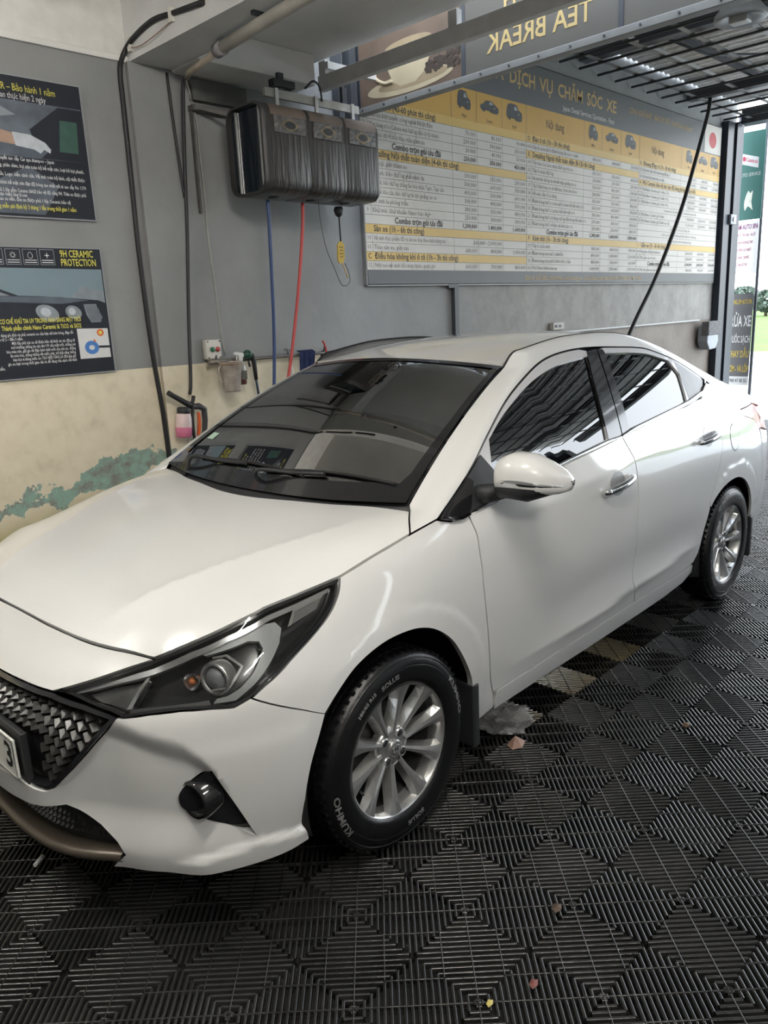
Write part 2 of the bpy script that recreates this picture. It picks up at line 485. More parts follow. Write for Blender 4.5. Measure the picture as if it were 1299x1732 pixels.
for k, (nv, key, x, y) in enumerate(cand):
    if k < 290 and nv == 0:
        o = bpy.data.objects.new('floor_tile', TM); col.objects.link(o); o.location = (x, y, 0); o.parent = floor
    else:
        rest_list.append((x, y))
tv = np.array([tuple(v.co) for v in TM.vertices]); tf = [tuple(p.vertices) for p in TM.polygons]
RV, RF = [], []
for x, y in rest_list:
    o = len(RV); RV += [tuple(q) for q in (tv + np.array([x, y, 0]))]; RF += [tuple(i + o for i in q) for q in tf]
me = bpy.data.meshes.new('hidden_tiles'); me.from_pydata(RV, [], RF); me.update(); me.materials.append(TILEM)
o = obj('floor_tile_field', me, None, floor); o['kind'] = 'stuff'

# ------------------------------------------------------------------ outside
APRON = mat('pale_concrete_apron', (0.62, 0.62, 0.60), 0.7, noise=0.08, nscale=1.5)
struct(MB().box(9.35, 24, -40, 30, -.30, -.03).build('ground_apron', APRON))
GRASS = mat('bright_paddy_green', (0.105, 0.185, 0.018), 0.8, noise=0.35, nscale=.6, bump=0.3, bscale=8, detail=8)
struct(MB().box(24, 160, -120, 120, -.5, -.12).build('ground_field', GRASS))
rng = random.Random(5)
def blob_tree(name, x, y, h, w, label, seed):
    r = random.Random(seed); t = thing(name, label, 'tree', (x, y, -.1), 0, 'distant trees behind the field')
    MB().tube([(0, 0, 0), (.1, .05, h * .3), (0, .1, h * .55)], [.16, .12, .07], 8).build('trunk', mat('tree_bark', (0.12, 0.09, 0.06), 0.9, noise=0.3), t)
    v, f = [], []
    for k in range(900):
        a = r.uniform(0, 2 * PI); zz = r.uniform(-1, 1); rr = math.sqrt(1 - zz * zz) * r.uniform(.55, 1.0)
        c = Vector((rr * math.cos(a) * w * .5, rr * math.sin(a) * w * .5, h * .60 + zz * h * .42)); s_ = r.uniform(.15, .38) * w * .22
        n = Vector((r.uniform(-1, 1), r.uniform(-1, 1), r.uniform(-.2, 1))).normalized(); e1 = n.orthogonal().normalized() * s_; e2 = n.cross(e1)
        o = len(v); v += [tuple(c - e1), tuple(c + e2 * .7), tuple(c + e1), tuple(c - e2 * .7)]; f.append((o, o + 1, o + 2, o + 3))
    me = bpy.data.meshes.new('crown'); me.from_pydata(v, [], f); me.update(); obj('crown', me, mat('hazy_leaf_green', (0.12, 0.16, 0.13), 0.8, noise=0.3, nscale=1.5), t)
for k, (x, y, h, w, lb) in enumerate(((80, 25.4, 2.3, 3.4, 'broad hazy green tree at the field edge beside the banners'), (84, 29.0, 2.8, 3.4, 'taller hazy tree behind the banners at the field edge'), (78, 21.0, 1.9, 4.0, 'low wide hazy bush on the far edge of the rice field'), (82, 14.5, 4.6, 5.0, 'tallest round hazy tree on the far edge of the rice field'), (76, 5.0, 3.6, 6.5, 'wide spreading hazy tree past the middle of the rice field'))):
    blob_tree('tree', x, y, h, w, lb, 30 + k)
# ------------------------------------------------------------------ body surfaces of the car (metres, front axle at x=0, x runs to the rear)
def cr(xs,ys,x):
    """monotone-ish cubic hermite (finite difference tangents), vectorised; linear extrapolation"""
    xs=np.asarray(xs,float);ys=np.asarray(ys,float);x=np.asarray(x,float)
    d=np.diff(ys)/np.diff(xs); m=np.empty_like(ys); m[0]=d[0];m[-1]=d[-1]
    h=np.diff(xs); m[1:-1]=(d[:-1]*h[1:]+d[1:]*h[:-1])/(h[1:]+h[:-1])
    i=np.clip(np.searchsorted(xs,x)-1,0,len(xs)-2)
    t=(x-xs[i])/h[i]; tc=np.clip(t,0,1)
    a=2*tc**3-3*tc**2+1;b=tc**3-2*tc**2+tc;c=-2*tc**3+3*tc**2;e=tc**3-tc**2
    r=a*ys[i]+b*h[i]*m[i]+c*ys[i+1]+e*h[i]*m[i+1]
    return r+np.where(t<0,t*h[i]*m[0],0)+np.where(t>1,(t-1)*h[i]*m[-1],0)
WZ=[.14,.20,.26,.32,.42,.55,.70,.80,.87,.92,1.0,1.08,1.2]
WX=[-.36,0,.45,1.0,1.6,2.2,2.6,3.0,3.2]
WT=np.array([
[.79,.805,.815,.825,.838,.843,.822,.764,.702,.645,.56,.48,.37],
[.79,.805,.82,.835,.85,.856,.850,.830,.800,.762,.68,.60,.50],
[.78,.800,.815,.825,.842,.855,.860,.854,.841,.825,.795,.755,.69],
[.775,.795,.812,.825,.842,.857,.864,.860,.851,.840,.814,.782,.72],
[.775,.795,.812,.825,.842,.857,.864,.862,.854,.844,.815,.778,.71],
[.775,.795,.812,.825,.842,.858,.8645,.864,.857,.848,.816,.772,.70],
[.79,.805,.82,.835,.85,.860,.863,.860,.851,.838,.805,.76,.69],
[.76,.785,.80,.815,.83,.842,.842,.832,.815,.80,.765,.725,.66],
[.73,.76,.775,.79,.805,.812,.81,.80,.78,.76,.72,.68,.62]])
def W(x,z):
    x,z=np.broadcast_arrays(np.asarray(x,float),np.asarray(z,float))
    cols=np.stack([cr(WX,WT[:,j],x) for j in range(len(WZ))],-1)  # (...,nz)
    sh=x.shape;zf=z.ravel();cf=cols.reshape(-1,len(WZ))
    xs=np.array(WZ);h=np.diff(xs);d=np.diff(cf,axis=1)/h
    m=np.empty_like(cf);m[:,0]=d[:,0];m[:,-1]=d[:,-1];m[:,1:-1]=(d[:,:-1]*h[1:]+d[:,1:]*h[:-1])/(h[1:]+h[:-1])
    i=np.clip(np.searchsorted(xs,zf)-1,0,len(xs)-2);k=np.arange(len(zf))
    t=(zf-xs[i])/h[i];tc=np.clip(t,0,1)
    r=(2*tc**3-3*tc**2+1)*cf[k,i]+(tc**3-2*tc**2+tc)*h[i]*m[k,i]+(-2*tc**3+3*tc**2)*cf[k,i+1]+(tc**3-tc**2)*h[i]*m[k,i+1]
    r=r+np.where(t<0,t*h[i]*m[k,0],0)+np.where(t>1,(t-1)*h[i]*m[k,-1],0)
    r=r.reshape(sh)
    # shoulder crease and lower flare on the doors
    fade=np.clip((x-.15)/.5,0,1)*np.clip((3.3-x)/.4,0,1)
    zc=.885+.055*(x-.4)
    r=r+fade*.010*np.exp(-np.sqrt((z-zc)**2+.006**2)/.05)
    f2=np.clip((x-.5)/.6,0,1)*np.clip((2.25-x)/.25,0,1)
    zl=.355+.045*np.clip((x-1.2)/1.0,0,1)
    r=r-f2*.010*np.exp(-((z-.49)/.09)**2)+f2*.013*np.exp(-np.sqrt((z-zl)**2+.004**2)/.030)
    for cx in (0.0,2.6):
        rr=np.hypot(x-cx,z-.305); t=np.clip((rr-.425)/.03,0,1); r=r+.0042*(1-t*t*(3-2*t))*np.clip((z-.2)/.15,0,1)*np.clip((.80-z)/.08,0,1)
    return r
X0Z=[.12,.15,.2,.3,.4,.5,.6,.65,.70,.75,.78,.80,.87,.95]
X0V=[-.80,-.825,-.846,-.858,-.862,-.862,-.848,-.826,-.778,-.718,-.69,-.665,-.56,-.44]
XF=[1,1.0,.971,.926,.856,.79,.698,.53,.335,.115,0]
YF=[0,.229,.395,.488,.575,.637,.75,.873,.945,.9925,1.0]
_l=np.r_[0,np.cumsum(np.hypot(np.diff(np.array(XF)*.487),np.diff(np.array(YF)*.805)))]
SF=_l/_l[-1]
XA=-.36; XB=3.15
RX=[0,.10,.22,.30,.36,.39,.40,.40]; RY=[1,.985,.93,.85,.72,.5,.25,0]
_r=np.r_[0,np.cumsum(np.hypot(np.diff(RX),np.diff(np.array(RY)*.8)))]
def S(s,z):
    """lower body surface on the visible side: s 0..1 front centre to front arch, then x=s-1+XA to XB, then the tail"""
    s,z=np.broadcast_arrays(np.asarray(s,float),np.asarray(z,float))
    x0=cr(X0Z,X0V,z)
    sf=np.clip(s,0,1)
    xm=XA+s-1
    send=1+XB-XA
    xs=np.clip(xm,XA,XB)
    w=W(xs,z)
    xf=XA+(x0-XA)*cr(SF,XF,sf); yf=cr(SF,YF,sf)
    tr=np.clip(s-send,0,_r[-1])
    x1=3.55-.10*np.clip((z-.75)/.35,0,1)-.04*np.clip((.4-z)/.3,0,1)
    xr=XB+(x1-XB)/.40*cr(_r,RX,tr); yr=cr(_r,RY,tr)
    x=np.where(s<1,xf,np.where(s>send,xr,xm))
    y=np.where(s<1,w*yf,np.where(s>send,w*yr,w))
    return np.stack([x,-y,z],-1)
def Yg(x,z):
    x=np.asarray(x,float);z=np.asarray(z,float)
    return .815-.42*(z-.95)-.28*np.clip(z-.95,0,1)**2-.10*np.clip(x-2.2,0,9)**2-.06*np.clip(.5-x,0,9)+.012*np.clip((x-1)/1.2,0,1)
def Hood(x,y):
    zc=cr([-.75,-.70,-.6,-.4,-.2,0,.2,.3],[.752,.776,.808,.852,.885,.911,.933,.944],x)
    ye=cr([-.75,-.7,-.603,-.5,-.4,-.13,.17,.27],[.46,.50,.576,.68,.75,.765,.775,.79],x)
    ze=cr([-.75,-.7,-.603,-.5,-.4,-.13,.17,.27],[.69,.715,.752,.768,.788,.871,.922,.948],x)
    u=np.abs(y)/ye
    return zc-(zc-ze)*(.35*u**2+.65*u**5)
def WS(u,v):
    """windshield u -1..1, v 0 bottom..1 top"""
    b=1-u**2
    B=np.stack([.25-.09*b,.69*u,.985-.008*b],-1);T=np.stack([.995-.075*b,.536*u,1.35+.033*b],-1)
    P=B+(T-B)*v[...,None]
    k=(4*v*(1-v))[...,None]*np.array([-.012,0,.022])
    return P+k
def Roof(x,y):
    zc=cr([.85,.92,1.2,1.5,1.8,2.1,2.4,2.6],[1.365,1.383,1.43,1.452,1.455,1.438,1.395,1.35],x)
    ex=np.interp(x,[1.8,2.1,2.3,2.4],[0,.006,.030,.042])
    return zc-.036*(np.abs(y)/.54)**2.4-ex*(np.abs(y)/.55)**4

def sst(a,b,x):
    t=np.clip((np.asarray(x,float)-a)/(b-a),0,1);return t*t*(3-2*t)
def Qs(x,z):
    """side surface half width incl. the quarter above the shoulder"""
    k=sst(.93,1.09,z); return W(x,z)*(1-k)+Yg(x,z)*k
# outlines of the body panels on those surfaces
TR = {
'HL': [[0.345,0.67],[0.47,0.711],[0.594,0.755],[0.722,0.798],[0.892,0.835],[1.082,0.855],[1.227,0.873],[1.2,0.836],[1.156,0.798],[1.081,0.758],[0.989,0.72],[0.912,0.689],[0.867,0.664],[0.826,0.65],[0.771,0.656],[0.699,0.657],[0.628,0.648],[0.562,0.634],[0.481,0.652],[0.407,0.668]],
'HLTOP': [[0.345,0.67],[0.47,0.711],[0.594,0.755],[0.722,0.798],[0.892,0.835],[1.082,0.855],[1.227,0.873]],
'BUMP_HLBOT': [[0.545,0.632],[0.562,0.634],[0.628,0.648],[0.699,0.657],[0.771,0.656],[0.826,0.65],[0.867,0.664]],
'GAPBF': [[0.867,0.664],[0.948,0.621],[1.067,0.556]],
'BARCH': [[1.066,0.554],[1.018,0.447],[0.999,0.373],[0.994,0.305],[0.992,0.257],[1.001,0.223],[1.004,0.203]],
'BBOT': [[1.004,0.203],[0.946,0.2],[0.837,0.2],[0.731,0.2],[0.607,0.199],[0.491,0.19]],
'INTAKE': [[0.537,0.241],[0.516,0.274],[0.471,0.316],[0.412,0.351],[0.379,0.366],[0.284,0.344],[0.264,0.338],[0.157,0.321],[0.067,0.309]],
'GRB': [[0.104,0.384],[0.221,0.401],[0.28,0.396],[0.327,0.401],[0.356,0.416],[0.412,0.476],[0.482,0.558],[0.544,0.632]],
'GRT': [[0.544,0.632],[0.448,0.656],[0.345,0.669],[0.239,0.668],[0.1,0.664]],
'FOG': [[0.683,0.425],[0.699,0.45],[0.72,0.47],[0.768,0.502],[0.808,0.412],[0.865,0.279],[0.793,0.325],[0.726,0.362],[0.69,0.393]],
'FARCH': [[1.066,0.554],[1.115,0.595],[1.185,0.642],[1.271,0.67],[1.35,0.679],[1.441,0.671],[1.519,0.639],[1.589,0.582],[1.645,0.506],[1.693,0.423],[1.711,0.378]],
'HGAP': [[1.226,0.873],[1.348,0.901],[1.504,0.931],[1.616,0.95]],
'FDGAP': [[1.747,0.944],[1.75,0.916],[1.755,0.873],[1.753,0.826],[1.756,0.772],[1.76,0.693],[1.779,0.574],[1.82,0.378],[1.856,0.287]],
'DDGAP': [[2.797,1.039],[2.823,0.951],[2.835,0.862],[2.834,0.752],[2.842,0.633],[2.853,0.53],[2.855,0.427],[2.875,0.368]],
'RDGAP': [[3.712,1.097],[3.747,1.055],[3.791,1.018],[3.781,0.955],[3.763,0.884],[3.733,0.816],[3.687,0.712],[3.628,0.61]],
'G_FRAME': [[0.247,0.954],[0.444,1.054],[0.619,1.153],[0.804,1.246],[0.984,1.313],[1.159,1.364],[1.341,1.387],[1.554,1.391],[1.82,1.377],[1.977,1.365],[2.071,1.348],[2.24,1.297],[2.37,1.24],[2.496,1.175]],
'G_FGL': [[0.623,1.139],[0.773,1.209],[1.015,1.291],[1.247,1.337],[1.504,1.355],[1.452,1.257],[1.356,1.038],[0.991,1.003]],
'G_RGL': [[1.646,1.361],[1.858,1.348],[1.946,1.34],[2.041,1.327],[2.195,1.288],[2.235,1.222],[2.181,1.096],[1.54,1.045]],
'G_QGL': [[2.246,1.284],[2.356,1.23],[2.47,1.171],[2.437,1.148],[2.313,1.115],[2.209,1.1]],
'Q_RDG': [[2.36,1.096],[2.407,1.052],[2.455,1.015],[2.424,0.955],[2.403,0.884],[2.373,0.816],[2.327,0.712],[2.268,0.61]],
'H_STRIP': [[0.398,0.679],[0.493,0.709],[0.594,0.739],[0.697,0.776],[0.814,0.805],[0.949,0.827],[1.078,0.839],[1.188,0.856],[1.178,0.846],[1.071,0.828],[0.939,0.815],[0.813,0.793],[0.705,0.764],[0.605,0.73],[0.505,0.7],[0.409,0.675]],
'H_DRL': [[0.725,0.774],[0.83,0.803],[0.942,0.819],[1.01,0.815],[1.019,0.798],[0.996,0.769],[0.937,0.732],[0.881,0.693],[0.832,0.664],[0.776,0.666],[0.783,0.676],[0.811,0.678],[0.844,0.692],[0.877,0.716],[0.908,0.748],[0.927,0.768],[0.921,0.785],[0.882,0.79],[0.826,0.781],[0.739,0.769]],
'H_TRI': [[0.433,0.68],[0.574,0.718],[0.572,0.702],[0.558,0.659],[0.545,0.652],[0.475,0.665]],
'H_DIV': [[0.556,0.653],[0.569,0.657],[0.577,0.689],[0.589,0.723],[0.58,0.72],[0.569,0.699]],
'H_SIDE': [[1.07,0.823],[1.156,0.838],[1.13,0.816],[1.046,0.798]],
'H_HEX': [[0.76,0.766],[0.807,0.769],[0.853,0.739],[0.816,0.695],[0.766,0.696],[0.764,0.7],[0.812,0.7],[0.844,0.739],[0.802,0.764],[0.761,0.762]],
'H_PROJ': [[0.77,0.729]],
'H_IND': [[0.702,0.724]],
'H_LOW': [[0.567,0.655],[0.617,0.664],[0.696,0.673],[0.763,0.676],[0.77,0.665],[0.698,0.662],[0.626,0.654],[0.567,0.643]],
}
# ------------------------------------------------------------------ car materials
PAINT = mat('pearl_white_paint', (0.70, 0.698, 0.682), 0.28, coat=1.0, noise=0.015, nscale=400, detail=2)
BLACKGAP = mat('black_rubber_seal', (0.008, 0.008, 0.009), 0.7, noise=0.2)
GLOSSBLK = mat('gloss_black_plastic', (0.012, 0.012, 0.014), 0.12, coat=0.6, noise=0.1)
MATBLK = mat('matt_black_plastic', (0.02, 0.021, 0.023), 0.5, noise=0.15, bump=0.1, bscale=300)
CHROME = mat('chrome', (0.78, 0.78, 0.78), 0.08, metal=1.0, noise=0.02)
SATIN = mat('satin_silver', (0.62, 0.62, 0.61), 0.28, metal=0.85, noise=0.04, nscale=60)
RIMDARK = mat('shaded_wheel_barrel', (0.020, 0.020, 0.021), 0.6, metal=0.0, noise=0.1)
TYRE = mat('tyre_rubber', (0.006, 0.006, 0.0065), 0.27, noise=0.2, bump=0.15, bscale=200)
LETTER = mat('raised_tyre_lettering', (0.16, 0.16, 0.162), 0.5, noise=0.05)
WGLASS = glass_mat('windscreen_glass', (0.60, 0.64, 0.62), ior=1.42, boost=.45)
SGLASS = glass_mat('tinted_side_glass', (0.035, 0.04, 0.045), ior=1.9)
LENS = glass_mat('headlight_lens', (0.93, 0.94, 0.94), ior=1.45)
REFLECT = mat('headlight_reflector', (0.55, 0.55, 0.56), 0.2, metal=0.9, noise=0.05)
DRL = mat('fluted_light_guide', (0.30, 0.31, 0.31), 0.3, noise=0.1, nscale=200, stretch=(1, 1, 8))
HOUSING = mat('headlight_housing', (0.010, 0.010, 0.011), 0.2, coat=0.4, noise=0.1)
HSILVER = mat('headlight_grey_bezel', (0.16, 0.16, 0.16), 0.3, metal=0.4, noise=0.05)
AMBER = mat('amber_bulb', (0.55, 0.17, 0.05), 0.15, coat=0.5, noise=0.2)
REDLENS = mat('red_tail_lens', (0.55, 0.03, 0.03), 0.35, coat=0.2, noise=0.15)
INTER = mat('dark_interior_trim', (0.035, 0.035, 0.036), 0.7, noise=0.15, bump=0.1, bscale=250)
SEAT = mat('grey_seat_fabric', (0.20, 0.198, 0.19), 0.85, noise=0.12, nscale=120, bump=0.2, bscale=300)
PLATEW = mat('white_number_plate', (0.72, 0.71, 0.66), 0.4, noise=0.04)
INK = mat('black_plate_ink', (0.015, 0.015, 0.015), 0.5, noise=0.1)

car = thing('sedan', 'white four-door sedan parked on the black grating floor', 'car', (0, 0, 0), math.radians(1.14))
L = lambda k: [tuple(q) for q in TR[k]]

def S2(s, z):
    """lower body surface, s<0 is the far side"""
    s = np.asarray(s, float); P = S(np.abs(s), z).copy()
    P[..., 1] = np.where(s < 0, -P[..., 1], P[..., 1]); return P
CRS = [.40, .55, .705, .749, .77, .81, .866, .90]; CRZ = [.66, .632, .586, .546, .511, .409, .277, .20]
def SB(s, z):
    """bumper skin: body surface with the recessed cheek and the spoiler lip"""
    s, z = np.broadcast_arrays(np.asarray(s, float), np.asarray(z, float))
    P = S2(s, z); n = fnormal(S2, s, z); a = np.abs(s)
    zc = np.interp(a, CRS, CRZ)
    d = -.030 * sst(0, .075, zc - z) * sst(.24, .38, z) * sst(.30, .46, a) * (1 - sst(.86, .90, a))
    zl = np.interp(a, [.60, .703, .866, .989, 1.1], [.235, .25, .275, .253, .25])
    d = d + .014 * sst(-.004, .022, zl - z) * sst(.64, .76, a)
    return P + n * d[..., None]
def mir(l): return [(-a, b) for a, b in reversed(l)]
def both(name, data, m, parent=car):
    """the near part and its mirror image on the far side"""
    a = obj(name, mesh_n(name, data), m, parent); b = obj(name, mesh_n(name, data, True), m, parent)
    return a, b

# ---- dark structure behind the panel gaps
def circ(cx, cz, r, a0, a1, n=24): return [(cx + r * math.cos(a0 + (a1 - a0) * k / n), cz + r * math.sin(a0 + (a1 - a0) * k / n)) for k in range(n + 1)]
body_in = [(.95, .25), (.95, .60), (1.0, .62), (1.1, .72), (1.25, .84), (1.72, .92), (2.3, .99), (3.5, 1.05), (3.9, .9), (4.4, .9), (4.5, .3), (4.35, .3)] + \
          circ(3.96, .305, .40, 0.05, PI - .05) + [(3.55, .2), (1.75, .2)] + circ(1.36, .305, .38, 0.05, PI - .05)
both('inner_structure', panel_data(body_in, S2, .06, depth=0, off=-.03), BLACKGAP)

# ---- front bumper
fog = dedupe(spl([L('FOG')[i] for i in (7, 8, 0, 1, 2, 3)], 5) + [L('FOG')[4], L('FOG')[5], L('FOG')[6]])
right = [(0, .385)] + L('GRB') + L('BUMP_HLBOT')[1:] + L('GAPBF')[1:] + spl(L('BARCH'), 4)[1:] + spl(L('BBOT'), 4)[1:] + L('INTAKE') + [(0, .305)]
bump_out = right[1:-1]
bump_full = bump_out + mir(bump_out)
bumper = obj('front_bumper', mesh_n('front_bumper', panel_data(bump_full, SB, .012, [fog, mir(fog)], depth=.045, gap=.0012)), PAINT, car)
nose_half = [(.10, .664), (.239, .668), (.344, .669), (.470, .711), (.590, .7535), (.448, .763), (.287, .773), (.10, .775)]
nose = nose_half + mir(nose_half)
obj('nose_panel', mesh_n('nose_panel', panel_data(nose, S2, .02, depth=.02, gap=.0025)), PAINT, car)

# ---- fog lamp recess
for sgn in (1, -1):
    fl = fog if sgn == 1 else mir(fog)
    o = obj('fog_lamp_bezel', mesh_n('fog_lamp_bezel', panel_data(fl, S2, .012, depth=0, off=-.020)), GLOSSBLK, car)
    c = np.array(S(.722, .415)); n = fnormal(S, np.array(.722), np.array(.415)); c[1] *= sgn; n[1] *= sgn
    q = Vector((-1, -.15 * sgn, 0)).to_track_quat('Z', 'Y')
    lamp = MB().lathe([(.043, -.05), (.046, .0), (.040, .006), (.034, -.01), (.030, -.02), (.0, -.014)], 24).build('fog_lamp', GLOSSBLK, o)
    lamp.location = Vector(c) - Vector(n) * .014; lamp.rotation_euler = q.to_euler()
    # the skin around the bowl
    lip = MB().lathe([(.052, -.05), (.052, .002), (.046, .006)], 24).build('fog_lamp_ring', GLOSSBLK, o)
    lip.location = lamp.location; lip.rotation_euler = lamp.rotation_euler

# ---- grille
gr_r = [(0.0, .387)] + L('GRB') + L('GRT')[1:] + [(0, .664)]
gr = gr_r[1:-1] + mir(gr_r[1:-1])
grille = obj('grille', mesh_n('grille', panel_data(gr, S2, .03, depth=0, off=-.045)), MATBLK, car)
rimb = inset(gr, .012)
frame = obj('grille_frame', mesh_n('grille_frame', panel_data(gr, S2, .02, [rimb], depth=.03, gap=.0015, off=-.006)), GLOSSBLK, grille)
fin = MB().add([(-.030, .002, .000), (-.006, .017, .016), (.006, -.003, .024), (.031, .004, .000), (-.003, -.019, .004), (.010, .021, -.004)],
               [(0, 4, 2), (0, 2, 1), (2, 4, 3), (2, 3, 5), (1, 2, 5)]).mesh('grille_fin')
fin.materials.append(mat('dark_chrome_fin', (0.014, 0.0135, 0.013), 0.28, metal=0.2, noise=0.1))
gin = inset(gr, .020)
kk = 0
for i in range(-17, 18):
    for j in range(11):
        s_ = i * .0350 + (.0175 if j % 2 else 0); z_ = .405 + j * .0265
        if not inside(gin, [(s_, z_)])[0]: continue
        if abs(s_) < .30 and .395 < z_ < .545: continue
        P = S2(np.array(s_), np.array(z_)); n = fnormal(S2, np.array(s_), np.array(z_))
        o = bpy.data.objects.new('grille_fin', fin); col.objects.link(o); o.parent = grille
        zax = Vector(n); xax = Vector((0, 0, 1)).cross(zax).normalized(); yax = zax.cross(xax)
        mm = Matrix((xax, yax, zax)).transposed().to_4x4(); mm.translation = Vector(P) - zax * .036
        o.matrix_local = mm; kk += 1
# plate and holder
holder = MB().box(-.853, -.835, -.285, .285, .395, .545).build('plate_holder', MATBLK, grille, bevel=.004)
pl = MB().box(-.868, -.860, -.26, .26, .412, .525).build('number_plate', PLATEW, car, bevel=.003)
mb = MB(); put_text(mb, '3', -.205 + .0, .4685, .105, lambda u, v: (-.8695, u, v), 'CENTER', bold=.002)
# the digit reads from the front: mirror it about its own centre
cy = sum(v[1] for v in mb.v) / len(mb.v); mb.v = [(x, -(y - cy) - .222, z) for x, y, z in mb.v]
mb.build('plate_digit', INK, pl)
mb = MB()
for a, b in (((-.258, .414), (.258, .414)), ((-.258, .523), (.258, .523)), ((-.258, .414), (-.258, .523)), ((.258, .414), (.258, .523))):
    mb.bar((-.8685, *a), (-.8685, *b), .004, .002)
mb.build('plate_rim', SATIN, pl)

# ---- lower intake and spoiler
int_r = [(0, .309)] + L('INTAKE')[::-1] + [(.538, .232), (.50, .20), (.3, .20), (0.0, .205)]
int_half = [q for q in int_r if q[0] > .02]
intake = obj('lower_intake', mesh_n('lower_intake', panel_data(int_half + mir(int_half), S2, .03, depth=0, off=-.05)), MATBLK, car)
mb = MB()
for k in range(3):
    for i in range(-26, 27):
        s_ = i * .018 + (.009 if k % 2 else 0); z_ = .272 + k * .022
        P = S2(np.array(s_), np.array(z_)); n = fnormal(S2, np.array(s_), np.array(z_))
        if abs(s_) > .50 - (z_ - .25) * 1.2: continue
        c = Vector(P) - Vector(n) * .04
        mb.add([c + Vector((0, -.007, -.006)), c + Vector((0, .007, -.006)), c + Vector((0, 0, .008)), c + Vector(n) * .012], [(0, 3, 2), (3, 1, 2), (0, 1, 3)])
o = mb.build('intake_mesh', GLOSSBLK, intake); o['kind'] = 'stuff'
lipP = np.zeros((61, 7, 3))
for i, s_ in enumerate(np.linspace(-.525, .525, 61)):
    prof = [(.215, -.05), (.232, -.012), (.226, .006), (.216, .012), (.206, .008), (.198, -.004), (.196, -.06)]
    for j, (z_, of) in enumerate(prof):
        zz_ = z_ + .012 * (abs(s_) / .525) ** 2
        P = S2(np.array(s_), np.array(zz_)); n = fnormal(S2, np.array(s_), np.array(zz_)); lipP[i, j] = P + n * (of - .004)
obj('front_spoiler', mesh_n('front_spoiler', grid_data(lipP, True)), mat('bronze_grey_spoiler', (0.075, 0.062, 0.048), 0.3, metal=0.4, noise=0.1), car)
# floor of the bumper so that nothing shows from below
MB().prism([(-.30, -.70), (-.52, -.66), (-.66, -.50), (-.74, -.25), (-.74, .25), (-.66, .50), (-.52, .66), (-.30, .70)], lambda u, v, d: (u, v, d), .215, .225).build('undertray', MATBLK, car)
MB().box(.45, 2.15, -.74, .74, .20, .24).build('floor_pan', MATBLK, car)
MB().box(-.45, 3.3, -.50, .50, .22, .45).build('underbody_light_block', BLACKGAP, car)  # plain black box added under the body to block light

# ---- headlights
def headlight(sg):
    F = (lambda l: l) if sg == 1 else mir
    hl = F(dedupe(spl(L('HL')[:7], 5) + spl(L('HL')[6:18], 4)[1:] + spl(L('HL')[17:] + L('HL')[:1], 3)[1:]))
    hs = obj('headlight', mesh_n('headlight', panel_data(hl, S2, .02, depth=.06, gap=.003, off=-.055)), HOUSING, car)
    obj('lens', mesh_n('lens', panel_data(hl, S2, .02, depth=.004, gap=.003)), LENS, hs)
    rim_i = inset(hl, .009)
    obj('lens_frame', mesh_n('lens_frame', panel_data(hl, S2, .02, [rim_i], depth=.03, gap=.003, off=-.003)), GLOSSBLK, hs)
    # light guide hook and the inner trims
    def piece(name, key, off, m, smooth=0, depth=.015, grid=.012):
        pts = L(key); obj(name, mesh_n(name, panel_data(F(pts), S2, grid, depth=depth, off=off)), m, hs)
    piece('light_guide', 'H_DRL', -.018, DRL, depth=.02)
    piece('upper_strip', 'H_STRIP', -.012, REFLECT, depth=.012)
    piece('turn_signal_bowl', 'H_TRI', -.034, HSILVER)
    piece('divider_strip', 'H_DIV', -.016, CHROME)
    piece('side_reflector', 'H_SIDE', -.014, HSILVER, depth=.01)
    piece('hexagon_trim', 'H_HEX', -.020, CHROME, depth=.008, grid=.01)
    piece('lower_strip', 'H_LOW', -.016, HSILVER, depth=.010)
    rim2 = F([(1.032, .795), (1.068, .829), (1.166, .845), (1.156, .838), (1.07, .823), (1.046, .798)])
    obj('reflector_edge', mesh_n('reflector_edge', panel_data(rim2, S2, .012, depth=.008, off=-.011)), CHROME, hs)
    P = np.array(S(.775, .727)); n = fnormal(S, np.array(.775), np.array(.727)); P[1] *= sg; n[1] *= sg
    ax = Vector((-.93, -.33 * sg, .05)).normalized(); q = ax.to_track_quat('Z', 'Y').to_euler(); c = Vector(P) - Vector(n) * .040
    pr = MB().lathe([(.044, -.02), (.044, .012), (.040, .018), (.033, .012), (.030, .0), (.033, -.02)], 28).build('projector_ring', SATIN, hs); pr.location = c; pr.rotation_euler = q
    le = MB().lathe([(.031, .0), (.028, .010), (.021, .018), (.012, .022), (.0, .024)], 28).build('projector_lens', mat('projector_glass', (0.22, 0.23, 0.24), 0.03, coat=1.0, noise=0.3, nscale=30), hs); le.location = c; le.rotation_euler = q
    P2 = np.array(S(.702, .722)); n2 = fnormal(S, np.array(.702), np.array(.722)); P2[1] *= sg; n2[1] *= sg
    bo = MB().lathe([(.022, .004), (.018, -.010), (.008, -.018), (.0, -.018)], 20).build('indicator_bowl', REFLECT, hs); bo.location = Vector(P2) - Vector(n2) * .03; bo.rotation_euler = q
    bu = MB().lathe([(.009, -.022), (.010, -.004), (.006, .006), (.0, .008)], 14).build('indicator_bulb', AMBER, hs); bu.location = bo.location; bu.rotation_euler = q
    return hs
headlight(1); headlight(-1)

# ---- fenders
CHB = [(1.749, .943)]
arcF = spl(L('FARCH'), 4)
fend = L('HGAP')[:1] + L('HGAP')[1:] + [(1.665, .936), (1.70, .936)] + spl(L('FDGAP'), 3) + [(1.88, .215), (1.785, .20), (1.745, .25)] + arcF[::-1] + \
       [L('GAPBF')[1]] + L('GAPBF')[:1] + spl(L('HL')[6:13], 4)[::-1][1:-1]
both('front_fender', panel_data(fend, S2, .022, depth=.02, gap=.0030), PAINT)

